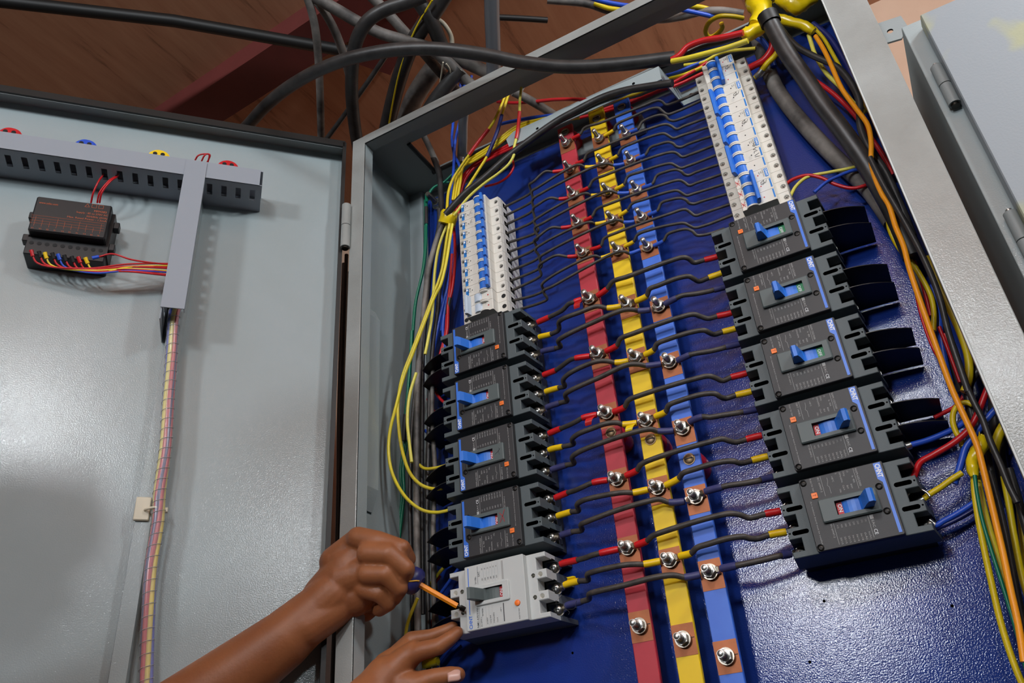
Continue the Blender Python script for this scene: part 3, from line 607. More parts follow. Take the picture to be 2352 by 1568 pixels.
# white moulded case breaker
r = empty('circuit_breaker', at(M_PL, (LX - .0005, LY - .0878, 0)), 'white moulded case breaker with grey toggle, being unscrewed at the bottom left', 'circuit breaker')
o_ = notch_outline(.067, .038, .0125, .0072, YS)
m = MB(); m.prism(o_, .040, .068, 'light_grey_plastic', .0008); m.v = [(x, y, z) for x, y, z in m.v]
cut = MB()
for sx in (-1, 1):
    for y in (-.0127, .0127): cut.cyl((sx * .0495, y - .0005, .055), (sx * .0495, y - .0005, .08), .0027, 'dull_steel', 16); cut.cyl((sx * .0590, y - .0005, .045), (sx * .0590, y - .0005, .08), .0031, 'cream_plastic', 16)
    for y in YS: x0, x1 = sorted((sx * .052, sx * .080)); cut.box(x0, x1, y - .0085, y + .0085, .03, .050, 'deep_black')
link('shell', boolean(m, cut, 'shell'), r)
m = MB(); m.prism(o_, .001, .0398, 'sl_navy'); m.v = [(x + (.0045 * (1 if x > 0 else -1) if abs(x) > .06 and z < .03 else 0), y, z) for x, y, z in m.v]; obj('base', m, r); m.mats = ['shell_black']
m.mesh('x'); [o for o in bpy.data.objects if o.parent == r and o.name.startswith('base')][0].data.materials[0] = MATS['duct_dark']
m = MB(); m.prism(rrect(-.040, .042, -.0384, .0384, .001), .0682, .0765, 'light_grey_plastic', .0008)
cut = MB(); cut.box(-.0200, .0128, -.0072, .0072, .066, .09, 'deep_black'); cut.cyl((.0305, -.0175, .0755), (.0305, -.0175, .09), .0037, 'light_grey_plastic', 18); cv = link('cover', boolean(m, cut, 'cover'), r)
m = MB(); m.prism(rrect(-.026, .0215, -.0118, .0118, .0022), .0764, .0790, 'light_grey_plastic', .0008); cut = MB(); cut.box(-.0200, .0128, -.0072, .0072, .066, .09, 'deep_black'); link('handle_bezel', boolean(m, cut, 'handle_bezel'), r)
t = obj('toggle', toggle_mesh(True, 'bezel_grey'), r); link('state_label', ME_ST[True], t)
m = MB(); m.cyl((.0305, -.0175, .0755), (.0305, -.0175, .0780), .0033, 'orange_button', 18); m.dome((.0305, -.0175, .078), .0033, .0006, 'orange_button', 18, 2); obj('trip_button', m, r)
m = MB(); z = .0767; T = lambda t, x, y, s, c='print_dark', fit=None, b=0: text(m, t, x, y, z, s, c, PI / 2, b, fit)
m.box(-.0352, -.0342, -.0195, .0360, z - .0002, z, 'blue_stripe'); T('CHNT', -.0335, -.0365, .0062, 'blue_stripe', .0155, .02); T('NM1-63S/3300', -.0238, -.0365, .0036, 'print_dark', .0230, .008); T('IEC 60947-2', -.0190, -.0360, .0022); T('In=63A', -.0170, -.0240, .0030, 'print_dark', None, .008)
m.box(-.0215, -.0212, -.0365, -.0135, z - .0001, z, 'print_dark'); T('Ui 500V', -.0110, -.0345, .0024); T('Uimp 6kV', -.0065, -.0345, .0024); T('f 50Hz/60Hz', -.0020, -.0345, .0024); T('Cat.A', .0025, -.0345, .0024); T('+40°C', .0080, -.0240, .0022); m.box(.0110, .0122, -.0350, -.014, z - .0001, z, 'print_dark')
for x in (-.0125, -.0085, -.0040): m.box(x, x + .0001, -.0365, -.0135, z - .0001, z, 'print_grey')
T('Ii=10In', -.0245, .0150, .0032, 'print_dark', None, .008); T('EAC', -.0195, .0230, .0034, 'print_dark'); m.box(-.0215, -.0212, .0140, .036, z - .0001, z, 'print_dark'); m.box(.0120, .0145, .0140, .036, z - .0001, z, 'print_grey')
for i, (a, b) in enumerate((('220', '25'), ('230', '25'), ('240', '25'), ('380', '15'), ('400', '15'), ('415', '15'))): x = -.0150 + i * .0040; T(a, x, .0170, .0022); T(b, x, .0300, .0022); m.box(x + .0018, x + .0019, .0145, .036, z - .0001, z, 'print_grey')
T('PUSH TO TRIP', .0320, -.0360, .0021, 'print_dark', .012); obj('printed_text', m, cv)
for me in ME_TM[3:]: link('terminal_screw', me, r)
for sx in (-1, 1):
    for y in (-.0127, .0127): obj('fixing_screw', screw_mb((sx * .0495, y - .0005, .0565), .0024, 'dull_steel'), r)
for y in (-.0127, .0127): obj('phase_barrier', barrier_mb(y, -.009), r)
m = MB()
for pts in ([(.075, -.012, .05), (.070, -.020, .055), (.066, -.025, .045)], [(.074, -.026, .04), (.083, -.033, .05), (.086, -.038, .06)], [(.076, -.027, .04), (.090, -.030, .05), (.098, -.024, .06)]): m.tube(spline(pts, 5), .00025, 'dull_steel', 5)
hw = m
# ================================================================ miniature breakers
def mcb_body(n, w=.018):
    m = MB(); g = .0002
    for k in range(n):
        y1 = -k * w - g; y0 = -(k + 1) * w + g; yc = (y0 + y1) / 2
        pr = [(-.038, .006), (.038, .006), (.038, .050), (.0365, .0560), (.0235, .0560), (.0222, .0575), (.0222, .0710), (.0212, .0720), (-.0212, .0720), (-.0222, .0710), (-.0222, .0575), (-.0235, .0560), (-.0365, .0560), (-.038, .050)]
        m.prof(pr[::-1], y0, y1, 'white_plastic')
    return m
def mcb_cut(n, w=.018):
    c = MB()
    for k in range(n):
        yc = -(k + .5) * w
        for sx in (-1, 1): c.cyl((sx * .0322, yc, .0525), (sx * .0322, yc, .06), .0036, 'cream_plastic', 16); c.box(*sorted((sx * .034, sx * .045)), yc - .0045, yc + .0045, .030, .043, 'deep_black')
    return c
def mcb(X, Y, n, flip, tiepos, label, group, blue=True, ox=.0085):
    w = .018; r = empty('miniature_breaker', at(M_PL, (X, Y, 0)) @ (RZ @ Matrix.Translation(Vector((0, n * w, 0))) if flip else Matrix.Identity(4)), label, 'circuit breaker', group)
    return r
ME_B1 = boolean(mcb_body(1), mcb_cut(1), 'body'); ME_B2 = boolean(mcb_body(2), mcb_cut(2), 'body'); ME_B3 = boolean(mcb_body(3), mcb_cut(3), 'body')
def mcb_screw(sx, yc):
    m = MB(); m.cyl((sx * .0322, yc, .0522), (sx * .0322, yc, .0545), .0028, 'dull_steel', 14); a = yc * 97 % 3
    for q in (0, PI / 2): ca, sa = math.cos(a + q) * .0022, math.sin(a + q) * .0022; stroke(m, [(sx * .0322 - ca, yc - sa), (sx * .0322 + ca, yc + sa)], .0547, .0007, 'ink_black')
    return m
def housing(yc, w, c='white_plastic'):       # pale rounded ribs at both sides of a toggle
    m = MB(); pr = [(-.0085 + .0078 * math.cos(a), .0705 + .0062 * math.sin(a)) for a in np.linspace(0, PI, 12)]
    for s in (-1, 1): y = yc + s * (w / 2 - .0014); m.prof(pr, y - .0011, y + .0011, c)
    return m
def barrel(yc, w, c, up):
    m = MB(); pr = [(-.0085 + .0068 * math.cos(a), .0700 + .0056 * math.sin(a)) for a in np.linspace(0, PI, 12)]; m.prof(pr, yc - w / 2 + .0026, yc + w / 2 - .0026, c)
    x = -.0015 if up > 0 else -.0155
    return m
def lever(y0, y1, c, up):
    x = .0002 if up > 0 else -.0172; s = .0018 * up
    m = MB(); m.prof([(x - .0026, .0725), (x + .0026, .0725), (x + .0024 + s, .0805), (x + .0014 + s, .0820), (x - .0014 + s, .0820), (x - .0024 + s, .0805)][::-1], y0, y1, c)
    return m
# local frame: logo at -x like the big breakers; labels occupy x from -.022 to -.002 on one side -> toggles sit at +x
def put(mb): mb.v = [(-x, y, z) for x, y, z in mb.v]; mb.f = [f[::-1] for f in mb.f]; return mb
HAND = {'40': [[(0, .0), (.0035, .0045), (.001, .0050), (0, .0015)], [(.0, .0055), (.003, .0085), (.0055, .0060), (.0015, .0050)]]}
SCR = ([[(-.016, -.030), (-.011, -.027), (-.0155, -.024), (-.012, -.0235)], [(-.010, -.029), (-.008, -.0265), (-.0095, -.0240), (-.012, -.026), (-.010, -.029)]],)
for k in range(5):
    up = 1 if k in (0, 4) else -1            # where the joined handles stand: towards the label or away from it
    lab = ['topmost white three-pole breaker in the right column', 'second white three-pole breaker from the top in the right column', 'middle one of the five white three-pole breakers in the right column', 'fourth white three-pole breaker from the top, with the longest handwriting', 'lowest white three-pole breaker in the right column, with red crosses'][k]
    r = mcb(-.0682, .9315 - k * .0540 - .054, 3, True, 0, lab, 'white three-pole breakers')
    r.matrix_basis = at(M_PL, (-.0682, .9315 - k * .0540 - .054, 0)) @ RZ
    # in this frame y runs downwards from 0 to -.054 after the half turn
    link('body', ME_B3, r)
    for q in range(3):
        yc = -(q + .5) * .018
        for sx in (-1, 1): obj('terminal_screw', mcb_screw(sx, yc), r)
        obj('toggle_housing', put(housing(yc, .018)), r); obj('toggle', put(barrel(yc, .018, 'blue_toggle', up)), r)
    tl = obj('handle_tie', put(lever(-.0505, -.0035, 'blue_toggle', up)), r)
    m = MB(); z = .0722
    m.prism(rrect(-.0210, -.0165, -.0525, -.0390, .001), z - .0001, z, 'logo_blue')
    text(m, 'CHNT', -.0187, -.0517, z + .0001, .0036, 'print_white', PI / 2, .02, fit=.0118)
    for a, b in ((-.0345, -.0205), (-.0170, -.0035)): m.box(-.0213, -.0193, a, b, z - .0001, z, 'logo_blue')
    text(m, 'NXB-63H', -.0148, -.0525, z, .0019, 'print_dark', PI / 2, 0, .012); text(m, 'C20', -.0125, -.0505, z, .0022, 'print_dark', PI / 2); text(m, '~400V', -.0100, -.0510, z, .0018, 'print_dark', PI / 2)
    for q in range(3): m.box(-.0085, -.0070, -(q + .5) * .018 - .0008, -(q + .5) * .018 + .0008, z - .0001, z, 'red_label' if k in (0, 4) else 'ink_black')
    for q in range(3): stroke(m, [(-.0035, -.021 - q * .002), (-.0055, -.0215 - q * .002), (-.0075, -.021 - q * .002)], z, .0002, 'print_grey')
    kid_ = obj('printed_label', m, r)
    m = MB(); dx, dy = -.0165, -.034
    hand = {0: [[(0, 0), (.002, .004), (.0065, .003)], [(.003, -.001), (.0075, .001), (.008, .004), (.0055, .0055), (.0035, .003), (.004, -.001)]], 3: [[(-.001, -.012), (.003, -.010)], [(-.001, -.008), (.002, -.005), (.004, -.007), (.001, -.009)], [(.0, -.003), (.0045, -.001), (.001, .001)], [(0, .003), (.004, .003), (.0045, .006)], [(-.001, .008), (.005, .010)], [(-.001, .013), (.005, .012)]]}
    for s in hand.get(k, hand[0]): stroke(m, [(dx + a, dy + b) for a, b in s], z + .0002, .0005, 'ink_black')
    if k == 4:
        for q in range(3):
            yc = -(q + .5) * .018
            for s in ([(.0165, -.004), (.0210, .004)], [(.0210, -.004), (.0170, .004)], [(.0165, .001), (.0212, -.001)]): stroke(m, [(a, yc + b) for a, b in s], z, .0007, 'ink_red')
    obj('handwriting', m, r)
for k in range(10):
    lab = 'white single-pole breaker in the left column, %s from the top' % ORD[k]
    if k == 0: lab = 'topmost white single-pole breaker in the left column'
    if k == 9: lab = 'lowest white single-pole breaker in the left column, above the two-pole one'
    r = mcb(-.4795, .8725 - k * .018, 1, False, 0, lab, 'white single-pole breakers')
    link('body', ME_B1, r)
    for sx in (-1, 1): obj('terminal_screw', mcb_screw(sx, -.009), r)
    obj('toggle_housing', put(housing(-.009, .018)), r); obj('toggle', put(barrel(-.009, .018, 'blue_toggle', 1).join(lever(-.0160, -.0020, 'blue_toggle', -1))), r)
    m = MB(); z = .0722; m.prism(rrect(-.0213, -.0165, -.0165, -.0035, .001), z - .0001, z, 'logo_blue'); m.prism(rrect(-.0208, -.0180, -.0080, -.0045, .0008), z, z + .0001, 'print_white')
    text(m, 'C32', -.0135, -.012, z, .0018, 'print_dark', PI / 2); m.box(-.0110, -.0095, -.0098, -.0083, z - .0001, z, 'ink_black')
    for q in (-.007, -.0045): stroke(m, [(q, -.014), (q, -.004)], z, .00015, 'print_grey')
    obj('printed_label', m, r); m = MB(); j = (k * 37 % 7) * .0002
    for s in ([(-.0205, -.0125), (-.0160 + j, -.0105), (-.0190, -.0085)], [(-.0150, -.0075), (-.0130, -.0055), (-.0150 - j, -.0040), (-.0170, -.0060), (-.0150, -.0075)]): stroke(m, s, z + .0003, .0004, 'ink_black')
    if k in (1, 2): stroke(m, [(-.0090, -.012), (-.0060, -.008), (-.0035, -.003)], z + .0003, .0003, 'ink_black'); stroke(m, [(-.0060, -.008), (-.0020, -.009)], z + .0003, .0003, 'ink_black')
    obj('handwriting', m, r)
r = mcb(-.4795, .6922, 2, False, 0, 'white two-pole breaker with pale grey handles below the single-pole row', None); link('body', ME_B2, r)
for q in range(2):
    yc = -(q + .5) * .018
    for sx in (-1, 1):
        m = MB(); m.cyl((sx * .0322, yc, .0540), (sx * .0322, yc, .0563), .0035, 'deep_black', 14); obj('screw_hole', m, r)
    obj('toggle_housing', put(housing(yc, .018)), r)
mat('toggle_pale', (190, 204, 218), .35)
a = MB(); [a.join(put(barrel(-(q + .5) * .018, .018, 'toggle_pale', 1))) for q in range(2)]; a.v = [(x - .010, y, z) for x, y, z in a.v]; lv = lever(-.034, -.002, 'toggle_pale', 1); lv.v = [(-x - .016, y, z) for x, y, z in lv.v]; lv.f = [f[::-1] for f in lv.f]; a.join(lv)
obj('toggle', a, r); m = MB(); z = .0722; m.box(-.0212, -.0200, -.034, -.002, z - .0001, z, 'sl_blue'); text(m, 'C32', .0105, -.024, z, .0026, 'print_dark', PI / 2)
for q in range(2): m.box(.0140, .0158, -.0100 - q * .018, -.0080 - q * .018, z - .0001, z, 'red_label')
obj('printed_label', m, r)
# DIN rails
for (x, y0, y1, lb) in ((-.4795, .655, .905, 'galvanised mounting rail carrying the left row of white breakers'), (-.0682, .656, .955, 'galvanised mounting rail carrying the right row of white breakers')):
    m = MB(); m.box(x - .0175, x + .0175, y0, y1, .0005, .0015, 'dull_steel'); m.box(x - .0175, x - .0135, y0, y1, .0015, .0055, 'dull_steel'); m.box(x + .0135, x + .0175, y0, y1, .0015, .0055, 'dull_steel'); thing('din_rail', m, lb, 'rail')
# grey bent bracket strip across the top of the plate
A = [PP(1163, 325, .075), PP(1180, 305, .075), PP(1510, 160, .075), PP(1520, 168, .074)]
m = MB(); p0 = PP(1168, 322, .07); p1 = PP(1513, 168, .07); d = Vector((p1.x - p0.x, p1.y - p0.y)).normalized(); n = Vector((-d.y, d.x)) * .014
br = [(p0.x - n.x, p0.y - n.y), (p1.x - n.x, p1.y - n.y), (p1.x + n.x, p1.y + n.y), (p0.x + n.x + d.x * .01, p0.y + n.y + d.y * .01), (p0.x - d.x * .004, p0.y + n.y * .3)]
m.prism(br, .068, .070, 'grey_paint'); ct = MB()
for x, y in ((1234, 295), (1455, 192)): q = PP(x, y, .07); ct.cyl((q.x, q.y, .05), (q.x, q.y, .09), .0025, 'deep_black', 14)
me = boolean(m, ct, 'strip'); r = tag(link('bracket', me, None, M_PL), 'long bent grey steel bracket crossing above the busbar tops', 'bracket')
m = MB(); e = [p1 + Vector((0, 0, -.0)), ]
x1, y1 = p1.x, p1.y
m.add([(x1 - n.x, y1 - n.y, .070), (x1 + n.x, y1 + n.y, .070), (x1 + n.x + d.x * .002, y1 + n.y, .070), (x1 - n.x + d.x * .002, y1 - n.y, .070), (x1 - n.x + d.x * .012, y1 - n.y, .002), (x1 + n.x + d.x * .012, y1 + n.y, .002), (x1 + n.x + d.x * .014, y1 + n.y, .002), (x1 - n.x + d.x * .014, y1 - n.y, .002)], [(0, 1, 2, 3), (0, 4, 5, 1), (3, 2, 6, 7), (0, 3, 7, 4), (1, 5, 6, 2), (4, 7, 6, 5)], 'grey_paint')
f0 = (x1 + d.x * .012, y1 + d.y * .012); m.prism([(f0[0] - n.x, f0[1] - n.y), (f0[0] - n.x + d.x * .028, f0[1] - n.y + d.y * .028), (f0[0] + n.x + d.x * .028, f0[1] + n.y + d.y * .028), (f0[0] + n.x, f0[1] + n.y)], .0005, .0025, 'grey_paint')
kid('bent_foot', m, r); kid('foot_screw', screw_mb((f0[0] + d.x * .016, f0[1] + d.y * .016, .0025), .0035, 'dull_steel'), r)
# ================================================================ jumper wires between breakers and busbars
cB = lambda x, y, n: PP(1200 + x / 3.136, 220 + y / 3.136, n)
cC = lambda x, y, n: PP(1200 + x / 3.135, 700 + y / 3.135, n)
cD = lambda x, y, n: PP(1250 + x / 3.351, 1100 + y / 3.351, n)
cP = lambda x, y, n: PP(x, y, n)
def stud(c, i): x, y = STUD[c][i]; s = PP(x, y, BN + .004); return Vector((BARS[c](s.y), s.y, BN + .0026))
CN = ['red', 'yellow', 'blue']
def jumper(pts, r, ci, sl, smat, label, grp, lugs=((0, 1),)):
    """pts: plate points; sl: index pairs that carry a coloured sleeve; lugs: (tip, towards)"""
    K = 6; P = [Vector(p) for p in spline([tuple(p) for p in pts], K)]
    m = MB(); a = 0; b = len(P) - 1
    if lugs and lugs[0][0] == 0: a = K
    if len(lugs) > 1: b = len(P) - 1 - K
    m.tube(P[a:b + 1], r, 'sleeve_black', 10); o = thing('jumper_wire', m, label, 'wire', None, grp)
    for i, j in sl:
        i = i % len(pts); j = j % len(pts); m = MB(); q = P[i * K:j * K + 1]; n = len(q); m.tube(q, [r + (.0008 if 0 < k < n - 1 else .0005) for k in range(n)], smat, 12); kid('coloured_sleeve', m, o)
    for t, (i, j) in enumerate(lugs):
        i = i % len(pts); j = j % len(pts); A = Vector(pts[i]); B = Vector(pts[j]); d = B - A; L = d.length; z = A.z; m = MB()
        m.cyl((A.x, A.y, z - .001), (A.x, A.y, z + .0004), .0072 if r > .003 else .0060, 'tin_lug', 20)
        f = d.normalized(); n = Vector((-f.y, f.x, 0)).normalized() * (r * 1.25); A2 = A + f * .003; B2 = A + f * max(L - .002, .004)
        m.add([A2 - n * 1.3, A2 + n * 1.3, B2 + n, B2 - n, A2 - n * 1.3 + Vector((0, 0, -.0010)), A2 + n * 1.3 + Vector((0, 0, -.0010)), B2 + n - Vector((0, 0, r)), B2 - n - Vector((0, 0, r)), B2 + n * .6 + Vector((0, 0, r)), B2 - n * .6 + Vector((0, 0, r))],
              [(0, 3, 9), (0, 9, 8, 1), (1, 8, 2), (4, 5, 6, 7), (0, 4, 7, 3), (1, 2, 6, 5), (3, 7, 6, 2, 8, 9), (0, 1, 5, 4)], 'tin_lug'); kid('cable_lug', m, o)
    return o
SM = ['sl_red', 'sl_yellow', 'sl_blue']
RM = [[(360, 308), (415, 278), (445, 232), (560, 195), (870, 72), (975, 33), (1005, 42), (1035, 65), (1100, 47)], [(590, 288), (655, 248), (678, 208), (790, 152), (930, 92), (980, 88), (1008, 110), (1045, 133), (1100, 118)], [(775, 262), (830, 240), (862, 190), (930, 155), (1000, 138), (1030, 145), (1052, 170), (1085, 180), (1140, 165)],
      [(385, 492), (440, 465), (465, 420), (560, 375), (930, 232), (1035, 205), (1072, 218), (1110, 240), (1165, 218)], [(630, 462), (685, 430), (712, 382), (800, 340), (960, 282), (1020, 272), (1052, 288), (1085, 305), (1150, 285)], [(820, 453), (885, 425), (918, 375), (980, 350), (1050, 333), (1085, 343), (1108, 365), (1140, 370), (1200, 345)],
      [(415, 690), (475, 660), (508, 608), (600, 570), (980, 428), (1085, 406), (1118, 418), (1150, 440), (1210, 422)], [(670, 672), (730, 640), (758, 583), (850, 548), (1010, 497), (1070, 488), (1102, 502), (1140, 520), (1200, 502)], [(865, 662), (935, 635), (968, 575), (1030, 548), (1105, 532), (1145, 545), (1165, 565), (1195, 572), (1250, 550)],
      [(445, 900), (500, 870), (532, 818), (620, 780), (1030, 632), (1130, 608), (1165, 622), (1200, 645), (1260, 625)], [(695, 865), (755, 825), (788, 778), (880, 745), (1050, 692), (1115, 683), (1148, 700), (1180, 718), (1240, 702)], [(905, 858), (970, 830), (1000, 773), (1060, 750), (1135, 737), (1180, 750), (1200, 772), (1235, 778), (1290, 760)],
      [(490, 1108), (565, 1080), (585, 1030), (680, 985), (1060, 850), (1170, 818), (1205, 835), (1245, 862), (1310, 842)], [(735, 1085), (800, 1050), (828, 1002), (920, 965), (1090, 925), (1165, 917), (1202, 935), (1240, 950), (1310, 935)], [(945, 1080), (1015, 1045), (1045, 998), (1110, 972), (1185, 960), (1225, 975), (1255, 1003), (1300, 1003), (1365, 988)]]
for i, L_ in enumerate(RM):
    c = i % 3; k = i // 3; ns = [.0485, .0515, .055, .057, .057, .056, .052, .048, .045]
    pts = [stud(CN[c], k)] + [cB(x, y, n) for (x, y), n in zip(L_, ns)] + [Vector((-.0682 - .0368, .9315 - .009 - .018 * i, .037))]
    if i == 14: pts[-1] = pts[-2] + Vector((.016, .004, -.006))
    jumper(pts, .0021, c, [(1, 2)], SM[c], 'thin black jumper from the %s %s busbar bolt to the right white breakers' % (ORD[k], CN[c]), 'jumpers of the white breakers')
LM = [[(52, 705), (62, 690), (50, 640), (80, 618), (165, 545), (218, 547), (298, 538)], [(60, 768), (75, 750), (68, 690), (110, 660), (370, 505), (415, 497), (450, 512), (530, 508)], [(68, 832), (80, 812), (70, 752), (140, 700), (540, 502), (610, 488), (655, 500), (735, 490)],
      [(76, 905), (88, 885), (76, 815), (110, 785), (200, 735), (262, 743), (330, 735)], [(100, 985), (115, 965), (84, 905), (130, 865), (420, 710), (465, 703), (493, 717), (565, 712)], [(92, 1045), (112, 1020), (88, 955), (150, 915), (575, 698), (635, 685), (685, 700), (770, 698)],
      [(80, 1110), (102, 1088), (84, 1045), (110, 1018), (210, 948), (278, 950), (355, 940)], [(100, 1178), (120, 1155), (94, 1108), (150, 1062), (450, 917), (495, 910), (523, 922), (605, 908)], [(118, 1245), (138, 1222), (125, 1168), (180, 1125), (650, 900), (695, 895), (728, 910), (808, 905)],
      [(112, 1310), (135, 1288), (118, 1228), (160, 1190), (250, 1148), (325, 1158), (395, 1152)], [(100, 1430), (150, 1400), (140, 1360), (210, 1300), (470, 1165), (525, 1152), (565, 1165), (645, 1140)], [(130, 1490), (178, 1462), (152, 1408), (220, 1370), (670, 1130), (735, 1122), (770, 1135), (850, 1110)]]
for i, L_ in enumerate(LM):
    c = i % 3; k = 1 + i // 3; n_ = len(L_); ns = [.043, .045, .054] + [.058] * (n_ - 5) + [.052, .048]
    Y = .8635 - .018 * i if i < 10 else .6922 - .009 - .018 * (i - 10)
    pts = [Vector((-.4795 + .0368, Y, .037))] + [cB(x, y, n) for (x, y), n in zip(L_, ns)] + [stud(CN[c], k)]
    jumper(pts[::-1], .0021, c, [(1, 2)], SM[c], 'thin black jumper from the left white breakers to the %s %s busbar bolt' % (ORD[k], CN[c]), 'jumpers of the white breakers')
SH = ['sl_red', 'sl_yellow', 'sl_navy']
# right side, black breakers: (crop, path, (stud sleeve), (far sleeve))
RR = [(cB, [(540, 1440), (610, 1390), (650, 1338), (760, 1300), (1060, 1190), (1160, 1163), (1200, 1175), (1235, 1200), (1310, 1182), (1410, 1155)]), (cB, [(815, 1480), (895, 1440), (915, 1392), (980, 1365), (1120, 1312), (1200, 1300), (1235, 1318), (1270, 1335), (1340, 1310), (1450, 1268)]), (cB, [(1025, 1500), (1110, 1455), (1150, 1438), (1250, 1425), (1350, 1405), (1375, 1398), (1465, 1375)]),
      (cC, [(600, 335), (680, 292), (705, 245), (800, 205), (1130, 90), (1235, 68), (1280, 82), (1335, 98), (1400, 82), (1510, 55)]), (cC, [(880, 360), (945, 325), (970, 280), (1040, 250), (1220, 195), (1310, 183), (1345, 200), (1380, 212), (1440, 195), (1550, 165)]), (cC, [(1115, 400), (1205, 360), (1245, 350), (1340, 335), (1440, 312), (1460, 305), (1570, 280)]),
      (cC, [(655, 770), (735, 735), (762, 688), (850, 650), (1240, 532), (1340, 512), (1390, 525), (1440, 545), (1500, 522), (1615, 490)]), (cC, [(955, 805), (1030, 770), (1055, 722), (1130, 690), (1300, 642), (1390, 640), (1425, 662), (1465, 672), (1535, 650), (1655, 620)]), (cC, [(1200, 845), (1300, 805), (1350, 808), (1450, 792), (1560, 775), (1585, 770), (1690, 750)]),
      (cC, [(745, 1230), (825, 1190), (852, 1150), (950, 1105), (1350, 985), (1440, 965), (1490, 980), (1540, 988), (1610, 968), (1725, 940)]), (cC, [(1030, 1300), (1125, 1250), (1155, 1212), (1230, 1185), (1430, 1130), (1520, 1125), (1560, 1138), (1600, 1135), (1650, 1120), (1770, 1090)]), (cC, [(1315, 1345), (1440, 1310), (1480, 1300), (1590, 1285), (1700, 1265), (1715, 1260), (1810, 1240)]),
      (cD, [(705, 510), (790, 475), (832, 438), (930, 400), (1300, 290), (1430, 265), (1510, 275), (1580, 298), (1700, 268), (1820, 245)]), (cD, [(1040, 595), (1130, 570), (1175, 528), (1260, 500), (1420, 455), (1530, 443), (1580, 455), (1640, 458), (1730, 430), (1865, 405)]), (cD, [(1360, 690), (1480, 665), (1530, 655), (1670, 625), (1800, 592), (1825, 588), (1900, 575)])]
for i, (cf, L_) in enumerate(RR):
    c = i % 3; k = i // 3; n_ = len(L_)
    ns = [.050, .053, .058, .060, .060, .058, .052, .045, .040, .036] if n_ == 10 else [.050, .054, .054, .050, .046, .044, .036]
    yy = RY + .0875 * (4 - k) - .0005 * (4 - k) + .025 * (1 - c)
    pts = [stud(CN[c], k + 5)] + [cf(x, y, n) for (x, y), n in zip(L_, ns)] + [Vector((RX - .0632, yy, .0352))]
    jumper(pts, .0033, c, [(1, 2), (n_ - 1, n_)], SH[c], 'thick black jumper from the %s %s busbar bolt to the right black breakers' % (ORD[k + 5], CN[c]), 'jumpers of the moulded breakers', ((0, 1), (-1, -2)))
LR = [(cC, [(110, 125), (192, 90), (300, 30), (338, -12), (332 - 0, -65)], 1), (cC, [(120, 232), (205, 210), (262, 178), (262, 128), (292, 100), (400, 58), (540, 10), (610, 22), (712, 10)], 0), (cC, [(140, 335), (238, 312), (275, 300), (258, 262), (290, 232), (500, 130), (735, 35), (800, 35), (830, 42), (920, 35)], 0)]
LR[0] = (cC, [(110, 125), (192, 88), (285, 40), (335, -8), (375, -22), (425, -38)], 0)
LR += [(cC, [(150, 505), (240, 470), (290, 435), (345, 395), (380, 384), (485, 368)], 0), (cC, [(165, 625), (260, 597), (305, 585), (292, 545), (325, 503), (430, 445), (545, 405), (615, 405), (665, 415), (765, 403)], 0), (cC, [(175, 737), (270, 705), (322, 690), (308, 650), (340, 620), (560, 520), (760, 430), (835, 428), (890, 437), (1000, 425)], 0),
       (cC, [(190, 925), (275, 890), (330, 868), (395, 835), (430, 815), (535, 790)], 0), (cC, [(190, 1045), (290, 1020), (368, 1000), (358, 968), (400, 930), (500, 890), (600, 855), (680, 848), (720, 860), (825, 850)], 0), (cC, [(210, 1185), (315, 1153), (372, 1140), (358, 1100), (400, 1062), (620, 975), (850, 905), (925, 895), (975, 908), (1090, 905)], 0),
       (cC, [(235, 1388), (325, 1352), (380, 1335), (440, 1308), (505, 1280), (612, 1262)], 0), (cC, [(250, 1520), (350, 1490), (405, 1480), (393, 1440), (430, 1410), (550, 1378), (680, 1355), (745, 1350), (795, 1352), (905, 1330)], 0), (cD, [(130, 430), (215, 405), (290, 392), (283, 352), (335, 325), (560, 240), (800, 170), (885, 155), (960, 178), (1080, 170)], 0),
       (cD, [(125, 655), (255, 622), (320, 605), (370, 585), (430, 570), (570, 540)], 0), (cD, [(155, 815), (265, 785), (340, 775), (332, 735), (382, 712), (490, 685), (620, 660), (705, 655), (765, 655), (895, 632)], 0), (cD, [(170, 975), (290, 940), (345, 922), (345, 888), (385, 870), (620, 815), (880, 750), (1000, 740), (1080, 755), (1200, 735)], 0)]
